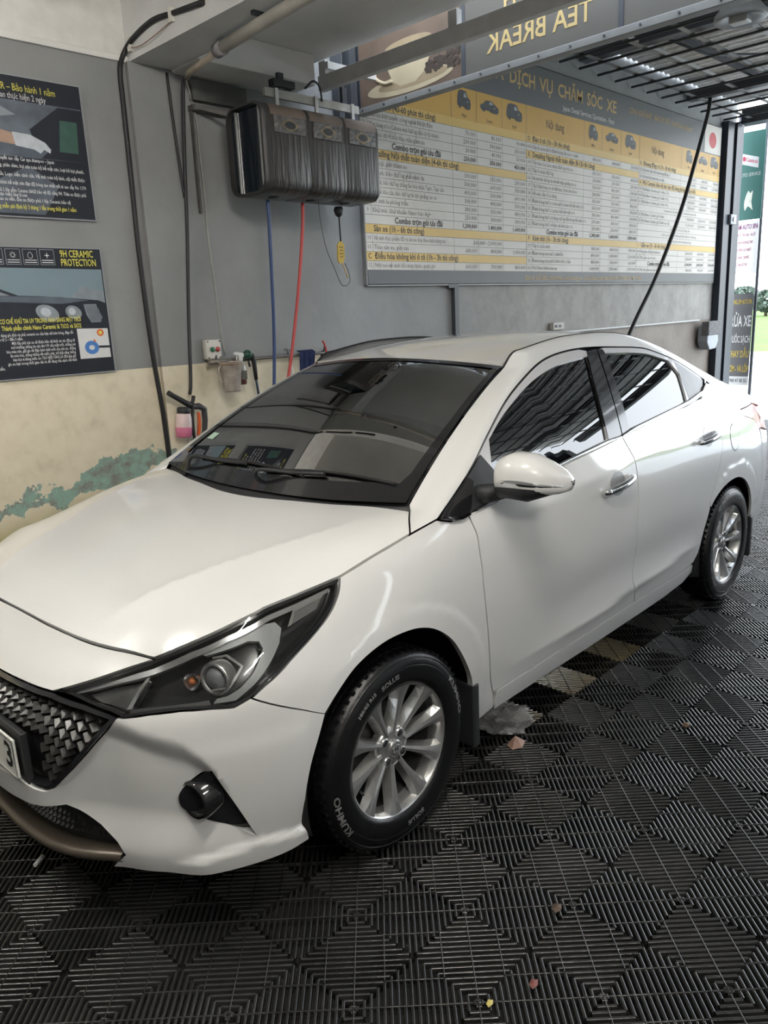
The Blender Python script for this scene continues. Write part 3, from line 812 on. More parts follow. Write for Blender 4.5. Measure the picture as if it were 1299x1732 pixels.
# ---- hood
edge_s = spl(L('HLTOP')[2:], 4) + spl(L('HGAP')[:3], 4)[1:]
edge = [tuple(float(q) for q in S(a, b)) for a, b in edge_s]
EX = np.array([q[0] for q in edge]); EY = np.array([-q[1] for q in edge]); EZ = np.array([q[2] for q in edge])
EX = np.r_[-.74, EX, .27]; EY = np.r_[.44, EY, .785]; EZ = np.r_[.70, EZ, .948]
fe = [tuple(float(q) for q in S(a, b)) for a, b in spl([(.0, .7755), (.15, .7755), (.287, .774), (.439, .766), L('HLTOP')[2]], 5)]
FEY = np.array([-q[1] for q in fe]); FEX = np.array([q[0] for q in fe]); FEZ = np.array([q[2] for q in fe])
def Hood0(x, y):
    zc = cr([-.75, -.70, -.6, -.5, -.4, -.2, 0, .1, .2, .3], [.745, .776, .822, .855, .881, .924, .954, .966, .974, .980], x)
    ye = np.interp(x, EX, EY); ze = np.interp(x, EX, EZ)
    u = np.minimum(np.abs(y) / np.maximum(ye, .3), 1.05); pw = 5 + 8 * sst(-.4, .15, x)
    z = zc - (zc - ze) * (.14 * u ** 2 + .86 * u ** pw)
    yc = .36 + .27 * sst(-.7, .2, x)
    return z + .006 * np.exp(-np.sqrt((np.abs(y) - yc) ** 2 + .004 ** 2) / .035) * sst(-.72, -.5, x) * (1 - sst(-.1, .2, x))
def Hood2(x, y):
    x = np.asarray(x, float); y = np.asarray(y, float); ay = np.abs(y)
    xf = np.interp(ay, FEY, FEX); zf = np.interp(ay, FEY, FEZ)
    e = (zf - Hood0(xf, np.minimum(ay, FEY[-1]))) * np.exp(-((x - xf) / .09) ** 2)
    return np.stack([x, y, Hood0(x, y) + e], -1)
front = [(q[0], q[1]) for q in fe]
rear = [(.144, -.781), (.195, -.735), (.240, -.698), (.225, -.64), (.205, -.55), (.165, -.42), (.135, -.27), (.105, -.12), (.095, 0)]
half = front + [(q[0], q[1]) for q in edge[1:]] + rear[1:3] + spl(rear[2:], 4)[1:]
hood_out = [(x, y) for x, y in half[1:-1]] + [(x, -y) for x, y in half[1:-1][::-1]]
obj('hood', mesh_n('hood', panel_data(hood_out, Hood2, .020, depth=.025, gap=.0032)), PAINT, car)
MB().box(-.55, .2, -.62, .62, .45, .70).build('engine_bay', BLACKGAP, car)

# ---- cowl and windscreen
def WSf(u, v): return WS(np.asarray(u, float), np.asarray(v, float))
wsq = [(-1, 0), (1, 0), (1, 1), (-1, 1)]
ws_full = densify([(-.985, .0), (-.6, -.012), (0, -.015), (.6, -.012), (.985, 0), (.992, .5), (.985, .985), (0, .995), (-.985, .985), (-.992, .5)], .05)
obj('windscreen', mesh_n('windscreen', panel_data(ws_full, WSf, .05, depth=.0, off=-.004)), WGLASS, car)
ban_in = [(-.90, .10), (-.5, .085), (0, .08), (.5, .085), (.90, .10), (.925, .16), (.945, .5), (.945, .955), (0, .975), (-.945, .955), (-.945, .5), (-.925, .16)]
obj('windscreen_border', mesh_n('windscreen_border', panel_data(ws_full, WSf, .05, [densify(ban_in, .04)], depth=0, off=-.008)), GLOSSBLK, car)
# sun band darkening along the top edge of the glass
cw = np.zeros((49, 5, 3)); RYC = [-q[1] for q in rear[2:]][::-1]; RX_ = [q[0] for q in rear[2:]][::-1]
for i, y in enumerate(np.linspace(-.698, .698, 49)):
    u = y / .698; xa = float(np.interp(abs(y), RYC, RX_)) - .004
    a = np.array([xa, y, float(Hood2(np.array(xa), np.array(y))[2]) - .014]); e = np.array(WS(np.array(u * .985), np.array(.03))); e[0] = max(e[0], xa + .012)
    for j in range(5):
        t = j / 4; q = a + (e - a) * t; q[2] += -.010 * math.sin(PI * t); cw[i, j] = q
obj('cowl', mesh_n('cowl', grid_data(cw, True)), MATBLK, car)
# wipers
for y0, y1, nm in ((.46, -.22, 0), (-.02, -.60, 1)):
    w = MB(); u0 = y0 / .69
    A = Vector((.185, y0 + .06, .945)); a = WS(np.array(u0), np.array(.07)); b = WS(np.array(y1 / .68), np.array(.11))
    pts = [A, Vector((.20, y0 + .02, .975)), Vector(a) + Vector((-.03, 0, .03))] + [Vector(a) + (Vector(b) - Vector(a)) * t + Vector((-.012, 0, .022)) for t in (.25, .5)]
    w.tube(spl([tuple(q) for q in pts], 4), .008, 6)
    wo = w.build('wiper', MATBLK, car)
    bl = MB()
    pp = []
    for t in np.linspace(0, 1, 12):
        yy = y0 * .95 + (y1 - y0 * .95) * t; vv = .075 + .05 * math.sin(PI * (t * .8 + .1)); q = Vector(WS(np.array(yy / .68), np.array(vv))) + Vector((-.006, 0, .010)); pp.append(q)
    bl.tube(pp, .006, 6); bl.build('blade', BLACKGAP, wo)

# ---- roof
rf = lambda x, y: np.stack([np.asarray(x, float), np.asarray(y, float), Roof(np.asarray(x, float), np.asarray(y, float))], -1)
DY = lambda x: np.interp(x, [.9, 1.5, 2.0, 2.3, 2.6], [.530, .538, .545, .552, .56])
rt = [(.993 - .074 * (1 - (y / .53) ** 2), y) for y in np.linspace(-.528, .528, 25)]
rs = [(x, float(DY(x)) - .006) for x in np.linspace(1.02, 2.30, 20)]
roof_out = rt + rs + [(2.34, .40), (2.36, .2), (2.365, 0), (2.36, -.2), (2.34, -.40)] + [(x, -y) for x, y in rs[::-1]]
obj('roof', mesh_n('roof', panel_data(roof_out, rf, .04, depth=.015, gap=.001)), PAINT, car)

# ---- side frame: pillar, roof rail and rear quarter
FR = spl(L('G_FRAME'), 5)
ND = 70
wsE = [tuple(WS(np.array(-1.0), np.array(v))) for v in np.linspace(0, .985, 16)]
Dr = wsE + [(1.05, -.5345, 1.397), (1.13, -.535, 1.4105), (1.32, -.538, 1.435), (1.47, -.540, 1.4435), (1.7, -.543, 1.444), (1.9, -.546, 1.430), (2.1, -.55, 1.396), (2.3, -.556, 1.345), (2.5, -.563, 1.286), (2.8, -.572, 1.192), (3.05, -.575, 1.120), (3.25, -.575, 1.064), (3.36, -.57, 1.03)]
Fr = [(x, -float(Yg(x, z)), z) for x, z in FR] + [(x, -float(Qs(x, z)), z) for x, z in ((2.56, 1.143), (2.7, 1.09), (2.9, 1.03), (3.1, .995), (3.3, .975))]
def arc_resample(P, n):
    P = np.array(P); d = np.r_[0, np.cumsum(np.linalg.norm(np.diff(P, axis=0), axis=1))]; t = np.linspace(0, d[-1], n)
    return np.stack([np.interp(t, d, P[:, k]) for k in range(3)], 1)
def by_x(P, X):
    P = np.array(P); return np.stack([X, cr(P[:, 0], P[:, 1], X), cr(P[:, 0], P[:, 2], X)], 1)
Dd = arc_resample(spl(Dr, 4), 400); Ff = arc_resample(Fr, 400)
# pair the rails so that the cross lines run square to the pillar
Xs = np.r_[np.linspace(.25, 1.0, 40), np.linspace(1.0, 3.30, 90)[1:]]
Di = np.stack([np.interp(Xs, Dd[:, 0], Dd[:, k]) for k in range(3)], 1)
sh = .0 + .03 * sst(.2, .5, Xs) + .05 * sst(.5, 1.0, Xs) - .08 * sst(1.0, 1.5, Xs)
Xf = np.clip(Xs + sh, Ff[0, 0], Ff[-1, 0])
Fi = np.stack([np.interp(Xf, Ff[:, 0], Ff[:, k]) for k in range(3)], 1)
ST = np.zeros((len(Xs), 9, 3))
for i in range(len(Xs)):
    d, f_ = Di[i], Fi[i]; Lc = np.linalg.norm(f_ - d)
    zz0 = f_[2]; slope = (Qs(f_[0], zz0 + .01) - Qs(f_[0], zz0 - .01)) / .02 if f_[0] > 2.3 else (Yg(f_[0], zz0 + .01) - Yg(f_[0], zz0 - .01)) / .02
    t1 = np.array([0, float(slope), -1.0]); t1[1] = float(slope); t1 /= np.linalg.norm(t1)
    t0 = np.array([0, -1.0, -.10 - .25 * sst(2.0, 2.6, Xs[i]) - .5 * (1 - sst(.3, 1.0, Xs[i]))]); t0 /= np.linalg.norm(t0)
    m0 = t0 * Lc * 1.0; m1 = t1 * Lc * 1.0
    for j in range(9):
        t = j / 8
        ST[i, j] = (2 * t ** 3 - 3 * t ** 2 + 1) * d + (t ** 3 - 2 * t * t + t) * m0 + (-2 * t ** 3 + 3 * t * t) * f_ + (t ** 3 - t * t) * m1
strip = grid_data(ST, True)
# rear quarter below the rail
Qf = lambda x, z: np.stack([np.asarray(x, float), -Qs(np.asarray(x, float), np.asarray(z, float)), np.asarray(z, float)], -1)
fcx = lambda a, b: [(x, z) for x, z in [(p[0], p[2]) for p in Fr] if a <= x <= b]
AR = spl([(2.114, .212), (2.205, .243), (2.219, .347), (2.234, .472), (2.278, .575), (2.361, .629), (2.471, .660), (2.604, .665), (2.726, .632), (2.826, .565), (2.905, .47), (2.955, .36), (2.975, .26)], 4)
qa = [q for q in AR if q[0] > 2.272 and q[1] > .25][::-1]
quarter = [(2.482, 1.155)] + fcx(2.50, 3.31) + [(3.13, .985), (2.80, .992), (2.815, .95), (2.99, .911), (3.07, .85), (3.10, .70), (3.12, .55), (3.10, .30)] + \
          [(2.985, .26)] + qa + [(2.27, .585)] + spl(L('Q_RDG'), 4)[::-1]
qd = panel_data(quarter, Qf, .025, depth=.012)
both('side_frame', join_data(strip, qd), PAINT)
# rocker between the arches and foot of the pillar
rock = [(1.885, .283), (2.6, .283), (3.40, .283), (3.555, .29), (3.575, .245), (3.50, .205), (3.3, .188), (2.6, .188), (1.885, .200)]
both('sill', panel_data(rock, S2, .02, depth=.03, gap=.0028), PAINT)
# foot of the windscreen pillar between hood, fender and glass
sy_ = np.linspace(-.699, -.7805, 9); sx_ = np.interp(-sy_, [.698, .735, .781], [.243, .197, .146])
seam = np.stack([sx_, sy_, Hood2(sx_, sy_)[:, 2]], 1)
foot = np.stack([seam + (ST[0] - seam) * t for t in np.linspace(0.02, 1, 6)], 0)
both('pillar_foot', grid_data(foot, True), PAINT)

# ---- doors
Wf = lambda x, z: np.stack([np.asarray(x, float), -W(np.asarray(x, float), np.asarray(z, float)), np.asarray(z, float)], -1)
sx = lambda l: [(a - 1.36, b) for a, b in l]
BELT = [(.389, .945), (.956, 1.002), (1.437, 1.039), (2.13, 1.088), (2.35, 1.105)]
bz = lambda x: float(np.interp(x, [q[0] for q in BELT], [q[1] for q in BELT]))
fd = sx(spl(L('FDGAP'), 3)) + [(.9, .284), (1.3, .284), (1.556, .286)] + sx(spl([(2.916, .300)] + L('DDGAP')[::-1], 3)) + [(1.2, bz(1.2)), (.956, bz(.956)), (.6, bz(.6))]
fd_d = panel_data(fd, Wf, .025, depth=.02, gap=.0030)
fdoors = both('front_door', fd_d, PAINT)
rd = sx(spl(L('DDGAP') + [(2.916, .300)], 3)) + [(1.562, .286), (1.8, .285), (2.05, .288), (2.14, .292), (2.19, .305)] + [(2.218, .347), (2.224, .41), (2.234, .472), (2.252, .53), (2.267, .578)] + sx(spl(L('RDGAP')[::-1], 3)) + [(2.13, bz(2.13)), (1.8, bz(1.8))]
rdoors = both('rear_door', panel_data(rd, Wf, .025, depth=.02, gap=.0030), PAINT)

Gf = lambda x, z: np.stack([np.asarray(x, float), -Yg(np.asarray(x, float), np.asarray(z, float)), np.asarray(z, float)], -1)
FRo = [q for q in FR]
beltG = [(.40, .95), (.988, 1.001), (1.476, 1.039), (2.164, 1.092), (2.382, 1.121), (2.486, 1.163)]
# black surround behind the frames
sur = FRo + beltG[::-1]
fgl = spl([L('G_FGL')[0], L('G_FGL')[1], L('G_FGL')[2], L('G_FGL')[3], L('G_FGL')[4]], 5)
fgl_o = [(.56, .982), (.575, 1.05)] + fgl + [(1.452, 1.257), (1.404, 1.14), (1.356, 1.038), (.988, 1.006)]
rgl = [(1.54, 1.048), (1.60, 1.23), (1.646, 1.359)] + spl(L('G_RGL')[1:5], 4) + [(2.235, 1.222), (2.181, 1.098)]
qgl = L('G_QGL')
for k, (dr_f, dr_r) in enumerate([(fdoors[0], rdoors[0]), (fdoors[1], rdoors[1])]):
    M = bool(k)
    def pp(name, data, m, parent): return obj(name, mesh_n(name, data, M), m, parent)
    # front door frame (painted) and glass
    ffr = [(.40, .96)] + [q for q in FRo if .43 < q[0] < 1.50] + [(1.527, 1.382), (1.462, 1.267), (1.41, 1.14), (1.372, 1.031), (.988, .996), (.56, .968)]
    pp('window_frame', panel_data(inset(ffr, .007), Gf, .02, [fgl_o], depth=.012, off=.0), mat('door_frame_paint', (0.55, 0.55, 0.56), 0.3, coat=0.8, noise=0.02), dr_f)
    pp('window_glass', panel_data(fgl_o, Gf, .06, depth=0, off=-.009), SGLASS, dr_f)
    pp('window_seal', panel_data(ffr, Gf, .03, [inset(fgl_o, .004)], depth=0, off=-.012), BLACKGAP, dr_f)
    bp1 = [(1.512, 1.375), (1.60, 1.381), (1.545, 1.24), (1.473, 1.035), (1.356, 1.030), (1.396, 1.14), (1.447, 1.262)]
    pp('pillar_trim', panel_data(bp1, Gf, .03, depth=.01, gap=.002, off=.002), GLOSSBLK, dr_f)
    # rear door
    rfr = [(1.607, 1.380)] + [q for q in FRo if 1.63 < q[0] < 2.49] + [(2.47, 1.163), (2.382, 1.118), (2.164, 1.088), (1.54, 1.041), (1.477, 1.036), (1.55, 1.24)]
    pp('window_frame', panel_data(inset(rfr, .006), Gf, .02, [rgl, qgl], depth=.012), mat('door_frame_paint', (0.55, 0.55, 0.56), 0.3), dr_r)
    pp('window_glass', panel_data(rgl, Gf, .06, depth=0, off=-.009), SGLASS, dr_r)
    pp('quarter_glass', panel_data(qgl, Gf, .05, depth=.006, off=.001), mat('frosted_quarter_pane', (0.30, 0.31, 0.33), 0.4, coat=0.1, noise=0.05), dr_r)
    pp('window_seal', panel_data(rfr, Gf, .03, [inset(rgl, .004)], depth=0, off=-.012), BLACKGAP, dr_r)
    bp2 = [(1.608, 1.380), (1.652, 1.376), (1.654, 1.356), (1.612, 1.23), (1.553, 1.047), (1.478, 1.038), (1.55, 1.24)]
    pp('pillar_trim', panel_data(bp2, Gf, .03, depth=.01, gap=.002, off=.002), GLOSSBLK, dr_r)
    # chrome belt strips
    def belt(a, b, par, up=False):
        pts = []
        for x in np.linspace(a, b, 24):
            z = np.interp(x, [q[0] for q in beltG], [q[1] for q in beltG]); pts.append((x, -(float(Yg(x, z)) + .012), z - .002))
        n = len(pts); P = np.zeros((n, 5, 3))
        for i, q in enumerate(pts):
            w_ = min(1, 6 * min(i, n - 1 - i) / n + .35)
            for j, (dy, dz) in enumerate(((-.006, .013), (-.001, .010), (.002, .0), (.001, -.010), (-.006, -.014))): P[i, j] = (q[0], q[1] - dy, q[2] + dz * w_)
        d = grid_data(P, True); return pp('chrome_strip', d, CHROME, par)
    belt(.42, 1.455, dr_f); belt(1.462, 2.47, dr_r)
    up = []
    # chrome hook rising behind the quarter pane
    hk = [(2.40, 1.112), (2.47, 1.140), (2.503, 1.168), (2.500, 1.176), (2.47, 1.154), (2.40, 1.124)]
    pp('chrome_hook', panel_data(hk, Gf, .02, depth=.01, off=.004), CHROME, dr_r)
    # handles
    for (xa, za, xb, zb, par) in ((1.165, .862, 1.415, .884, dr_f), (2.085, .918, 2.345, .938, dr_r)):
        ym = -float(W((xa + xb) / 2, (za + zb) / 2)); sgn = -1 if M else 1
        cup = MB()
        for t_ in (0,):
            cx, cz = xa * .45 + xb * .55, za * .45 + zb * .55
            cp = [(cx + .062 * math.cos(a), cz + .048 * math.sin(a)) for a in np.linspace(0, 2 * PI, 28)[:-1]]
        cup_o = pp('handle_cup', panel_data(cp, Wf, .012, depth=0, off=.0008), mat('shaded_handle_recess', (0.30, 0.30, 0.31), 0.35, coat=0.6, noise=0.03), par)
        h = MB(); n = 14; pts = []; rr = []
        for i in range(n):
            t = i / (n - 1); x = xa + (xb - xa) * t; z = za + (zb - za) * t
            pts.append((x, (-float(W(x, z)) - .010 - .026 * math.sin(PI * min(1, max(0, t))) ** .5) * sgn, z)); rr.append(.015 - .004 * abs(2 * t - 1) ** 3)
        h.tube(pts, rr, 12); ho = h.build('door_handle', CHROME, par)
        for v in ho.data.vertices: pass

# sail panel and mirror
for sg in (1, -1):
    par = fdoors[0] if sg == 1 else fdoors[1]
    sail = [(.262, .953), (.33, .990), (.44, 1.045), (.54, 1.10), (.575, 1.048), (.56, .975), (.50, .966), (.395, .944), (.33, .938)]
    o = obj('mirror_sail', mesh_n('mirror_sail', panel_data(sail, Gf, .02, depth=.012, off=.006), sg == -1), MATBLK, par)
    tri = [(.262, .950), (.33, .987), (.44, 1.043), (.455, 1.03), (.40, .955), (.375, .938), (.32, .934)]
    obj('pillar_garnish', mesh_n('pillar_garnish', panel_data(tri, Gf, .02, depth=.01, off=.009), sg == -1), GLOSSBLK, par)
    ch = [(.285, .951), (.31, .936), (.345, .932), (.39, .938), (.385, .946), (.345, .941)]
    obj('chrome_corner', mesh_n('chrome_corner', panel_data(ch, Gf, .015, depth=.01, off=.012), sg == -1), CHROME, par)
    # mirror shell: lofted sections along its width
    def shell(secs, n=28):
        """secs: (y, xc, zc, rx, rz, power)"""
        P = np.zeros((len(secs), n + 1, 3))
        for i, (y, xc, zc, rx, rz, zlow) in enumerate(secs):
            for k in range(n + 1):
                a = 2 * PI * k / n; c, s_ = math.cos(a), math.sin(a)
                px = xc + rx * np.sign(c) * abs(c) ** .75; pz = zc + (rz if s_ > 0 else zlow) * np.sign(s_) * abs(s_) ** .8
                P[i, k] = (px, -y * sg, pz)
        return P
    secs = [(.845, .52, 1.040, .004, .006, .004), (.850, .515, 1.045, .045, .045, .040), (.870, .512, 1.048, .066, .066, .050), (.91, .515, 1.052, .076, .078, .052), (.96, .525, 1.050, .078, .074, .050), (1.005, .545, 1.042, .070, .058, .044), (1.035, .57, 1.034, .052, .040, .034), (1.052, .59, 1.028, .030, .022, .022), (1.058, .60, 1.026, .004, .005, .005)]
    P = shell(secs)
    root = obj('side_mirror', mesh_n('side_mirror', grid_data(P, sg == -1)), PAINT, par)
    low = P.copy()
    lowsec = [(a, b + .003, c - .024 + .030 * sst(.94, 1.04, a), r * (1.012 if a > .96 else .985), .004, l * (.88 + .18 * sst(.90, .97, a))) for a, b, c, r, u, l in secs]
    PL = shell(lowsec); obj('mirror_base', mesh_n('mirror_base', grid_data(PL, sg == -1)), MATBLK, root)
    # indicator strip wrapped round the front of the shell
    mb = MB(); st = []
    for y in np.linspace(.90, 1.05, 16):
        q = [np.interp(y, [s[0] for s in secs], [s[i] for s in secs]) for i in range(6)]
        a = PI + .12; st.append((q[1] - q[3] * .998 - .001, y, q[2] - .006 + .02 * (y - .9)))
    n = len(st); PP = np.zeros((n, 3, 3))
    for i, q in enumerate(st):
        w_ = .011 * math.sin(PI * min(1, .25 + .75 * i / n)); PP[i] = [(q[0] + .003, -q[1] * sg, q[2] + w_), (q[0] - .004, -q[1] * sg, q[2]), (q[0] + .003, -q[1] * sg, q[2] - w_)]
    obj('mirror_indicator', mesh_n('mirror_indicator', grid_data(PP, sg == 1)), CHROME, root)
    gl = MB().add([(.60, -.87 * sg, 1.0), (.61, -1.03 * sg, 1.01), (.61, -1.03 * sg, 1.075), (.60, -.87 * sg, 1.11)], [(0, 1, 2, 3)]).build('mirror_glass', CHROME, root)
    if sg == -1:          # folded back against the door, the wall is close
        pv = Vector((.50, .83, 0)); root.matrix_local = Matrix.Translation(pv + Vector((.09, -.01, -.03))) @ Matrix.Rotation(math.radians(-84), 4, 'Z') @ Matrix.Translation(-pv)
    arm = MB().tube([(.47, -.79 * sg, .985), (.49, -.825 * sg, .992), (.51, -.87 * sg, 1.005), (.52, -.92 * sg, 1.015)], [.035, .030, .028, .03], 10).build('mirror_arm', MATBLK, root)

# ---- tail: lamps, fuel flap, boot, rear bumper, rear glass
tl = [(2.79, .990), (3.13, .984), (3.20, .962), (3.19, .90), (3.13, .845), (3.07, .85), (2.99, .911), (2.815, .951)]
both('tail_lamp', panel_data(tl, Qf, .02, depth=.01, gap=.003), REDLENS)
fu = [(2.578 + .068 * math.cos(a), .876 + .068 * math.sin(a)) for a in np.linspace(0, 2 * PI, 32)[:-1]]
fu2 = inset(fu, .0035)
ff_ = obj('fuel_flap', mesh_n('fuel_flap', panel_data(fu2, Qf, .02, depth=.001, off=.0012)), PAINT, car)
obj('flap_gap', mesh_n('flap_gap', panel_data(fu, Qf, .02, [fu2], depth=0, off=.0008)), BLACKGAP, ff_)
tailp = [(4.31, .96), (4.6, .95), (4.95, .93), (5.20, .92), (5.20, .25), (4.6, .24), (4.34, .27), (4.46, .30), (4.48, .55), (4.46, .70), (4.43, .85), (4.40, .90)]
rb = [(4.46, .848), (4.70, .80), (5.15, .78), (5.15, .26), (4.7, .235), (4.40, .25), (4.46, .30), (4.48, .55), (4.46, .70)]
both('rear_bumper', panel_data(rb, S2, .04, depth=.02, gap=.001), PAINT)
sb2 = [(4.49, .962), (4.7, .955), (5.15, .95), (5.15, .79), (4.70, .81), (4.47, .856), (4.55, .90)]
both('rear_panel', panel_data(sb2, S2, .04, depth=.02, gap=.001), REDLENS)
# rear glass and boot lid between the rails
def deck(xa, xb, n=14, m=21, crown=.014):
    P = np.zeros((n, m, 3))
    for i, x in enumerate(np.linspace(xa, xb, n)):
        ye = float(np.interp(x, Dd[:, 0], -Dd[:, 1])) - .004; ze = float(np.interp(x, Dd[:, 0], Dd[:, 2]))
        for j, u in enumerate(np.linspace(-1, 1, m)): P[i, j] = (x + .02 * (1 - u * u), u * ye, ze + crown * (1 - abs(u) ** 2.4) - .002)
    return P
obj('rear_glass', mesh_n('rear_glass', grid_data(deck(2.30, 2.93), False)), SGLASS, car)
P = deck(2.94, 3.36, crown=.012); ext_ = np.concatenate([P, P[-1:] + np.array([.05, 0, -.02]), P[-1:] + np.array([.085, 0, -.09]), P[-1:] + np.array([.09, 0, -.14])], 0)
obj('boot_lid', mesh_n('boot_lid', grid_data(ext_, False)), PAINT, car)
# ---- roof ditch moulding
for sg in (1, -1):
    mb = MB(); mb.tube([(x, y * sg + .003 * sg, z - .001) for x, y, z in spl(Dr[15:24], 4)], .0045, 6); mb.build('roof_moulding', BLACKGAP, car)

# ---- wheel arches, liners and mud flaps
for cx, xr in ((0, (0, 0)), (2.6, (0, 0))):
    for sg in (1, -1):
        lin = MB().lathe([(.385, -.52), (.385, -.80), (.365, -.835)], 40, axis='y', loc=(cx, 0, .305), a0=-.25, a1=PI + .25)
        if sg == -1: lin.v = [(x, -y, z) for x, y, z in lin.v]
        lin.v = [(x, -y if False else y, z) for x, y, z in lin.v]
        o = lin.build('wheel_arch_liner', BLACKGAP, car)
        # make it sit on its own side
        my = sum(v.co.y for v in o.data.vertices) / len(o.data.vertices)
        want = -1 if sg == 1 else 1
        if my * want < 0:
            for v in o.data.vertices: v.co.y = -v.co.y
        disk = MB().lathe([(.0, -.52), (.385, -.52)], 40, axis='y', loc=(cx, 0, .305), a0=-.25, a1=PI + .25).build('arch_back', BLACKGAP, car)
        if (sum(v.co.y for v in disk.data.vertices)) * want < 0:
            for v in disk.data.vertices: v.co.y = -v.co.y
        fx = cx + .365 if cx == 0 else cx + .345
        fl = MB().box(fx - .012, fx + .022, -.845, -.62, .145, .375) if sg == 1 else MB().box(fx - .012, fx + .022, .62, .845, .145, .375)
        fl.build('mud_flap', MATBLK, car, bevel=.008)
# ------------------------------------------------------------------ wheels (outer face towards -y)
def yl(prof, n=64): return MB().lathe(prof, n, axis='y')
def make_wheel():
    w = obj('wheel', yl([(.203, .080), (.206, .088), (.222, .0935), (.245, .0965), (.268, .095), (.288, .088), (.299, .078), (.3045, .062), (.305, .0), (.3045, -.062), (.299, -.078), (.27, -.095), (.22, -.092), (.203, -.08)]).mesh('tyre'), TYRE, car)
    parts = [w]
    def sub(name, mb, m, bevel=0):
        o = mb.build(name, m, w, bevel=bevel); parts.append(o); return o
    # tread grooves and shoulder blocks
    mb = MB()
    for k in range(64):
        a = 2 * PI * k / 64; c, s_ = math.cos(a), math.sin(a)
        mb.obox((.3015 * c, -.066, .3015 * s_), (-.0055 * s_, 0, .0055 * c), (0, .012, 0), (.0050 * c, 0, .0050 * s_))
        mb.obox((.3030 * c, -.030, .3030 * s_), (-.011 * s_, 0, .011 * c), (0, .015, 0), (.0045 * c, 0, .0045 * s_))
        mb.obox((.3030 * c, .012, .3030 * s_), (-.011 * s_, 0, .011 * c), (0, .018, 0), (.0045 * c, 0, .0045 * s_))
    o = sub('tread_blocks', mb, TYRE); o['kind'] = 'stuff'
    for nm, h, dr in (('sidewall_rib', .0948, .262), ('sidewall_ring', .0895, .2855)):
        sub(nm, yl([(dr - .003, h - .002), (dr - .001, h + .0012), (dr + .001, h + .0012), (dr + .003, h - .002)], 72), TYRE)
    sub('rim_lip', yl([(.196, .070), (.199, .080), (.204, .0855), (.211, .0865), (.2135, .082), (.209, .076)], 72), SATIN)
    sub('rim_barrel', yl([(.192, .030), (.188, .02), (.186, -.08)], 64), RIMDARK)
    sub('rim_inner_lip', yl([(.205, .080), (.199, .076), (.195, .060), (.192, .030)], 64), SATIN)
    sub('brake_disc', yl([(.0, .002), (.125, .002), (.128, -.004), (.128, -.02)], 40), mat('brake_disc_steel', (0.05, 0.048, 0.046), 0.5, metal=0.5, noise=0.15))
    sub('back_plate', yl([(.0, -.06), (.186, -.06)], 40), BLACKGAP)
    # ten spokes
    sp = MB()
    def sec(r, wt, wb, ht, hb): return [(r, -wb, hb), (r, -wt, ht), (r, -wt * .15, ht + .0025), (r, wt * .8, ht), (r, wb, hb)]
    rows = [sec(.052, .0085, .013, .055, .020), sec(.085, .0090, .015, .060, .024), sec(.125, .0115, .019, .067, .034), sec(.160, .0160, .024, .0735, .046), sec(.186, .0235, .031, .079, .056), sec(.2010, .031, .036, .082, .066)]
    v = [(r, -h, t) for row in rows for (r, t, h) in row]; f = []
    for i in range(len(rows) - 1):
        for j in range(4): f.append((i * 5 + j, (i + 1) * 5 + j, (i + 1) * 5 + j + 1, i * 5 + j + 1))
        f.append((i * 5 + 4, (i + 1) * 5 + 4, (i + 1) * 5, i * 5))
    sp.add(v, f)
    sm = sp.mesh('spoke'); sm.materials.append(SATIN)
    for k in range(10):
        o = bpy.data.objects.new('spoke', sm); col.objects.link(o); o.parent = w; o.rotation_euler = (0, -2 * PI * (k + .28) / 10, 0); parts.append(o)
    sub('hub', yl([(.0, .053), (.050, .053), (.064, .050), (.068, .042), (.068, .02)], 40), SATIN)
    for k in range(4):
        a = 2 * PI * (k + .5) / 4 + .12
        c, s_ = .0465 * math.cos(a), .0465 * math.sin(a)
        sub('lug_hole', MB().lathe([(.0165, .0535), (.0150, .0585), (.0125, .0590)], 16, axis='y', loc=(c, 0, s_)), SATIN)
        sub('lug_nut', MB().lathe([(.0, .0600), (.0070, .0600), (.0090, .0575), (.0092, .0545), (.0126, .0545)], 6, axis='y', loc=(c, 0, s_), smooth=False), MATBLK)
    sub('hub_cap', yl([(.0, .0665), (.020, .0660), (.026, .0635), (.0275, .058), (.0275, .05)], 32), mat('hub_cap_silver', (0.42, 0.42, 0.42), 0.3, metal=0.8, noise=0.03))
    # emblem: slanted letter H in an oval
    mb = MB()
    ring = [(.0165 * math.cos(a), -.0672, .0105 * math.sin(a)) for a in np.linspace(0, 2 * PI, 25)]
    mb.tube(ring, .0011, 6)
    mb.bar((-.0075, -.0672, -.0065), (-.0030, -.0672, .0070), .0030, .0018, (0, -1, 0)); mb.bar((.0030, -.0672, -.0070), (.0075, -.0672, .0065), .0030, .0018, (0, -1, 0)); mb.bar((-.0055, -.0672, .0012), (.0055, -.0672, -.0012), .0026, .0018, (0, -1, 0))
    sub('emblem', mb, CHROME)
    # valve and lettering
    mb = MB(); mb.cyl((.172 * math.cos(3.5), -.070, .172 * math.sin(3.5)), (.176 * math.cos(3.5), -.086, .176 * math.sin(3.5)), .004, 8); sub('valve', mb, MATBLK)
    def arc_text(s, ang, r0, size, h, wd, name='tyre_lettering'):
        tv, tf = text_polys(s, size, 'CENTER', .0008, 2)
        x = [q[0] for q in tv]; k = wd / (max(x) - min(x)); v = []
        for q in tv:
            th = math.radians(ang) - q[0] * k / r0; r = r0 + q[1]; v.append((r * math.cos(th), -np.interp(r, [.222, .245, .268, .288], [.0935, .0965, .095, .088]) - .0009, r * math.sin(th)))
        mb = MB(); mb.add(v, tf); sub(name, mb, LETTER)
    for a in (18, 198): arc_text('KUMHO', a, .272, .026, .096, .150)
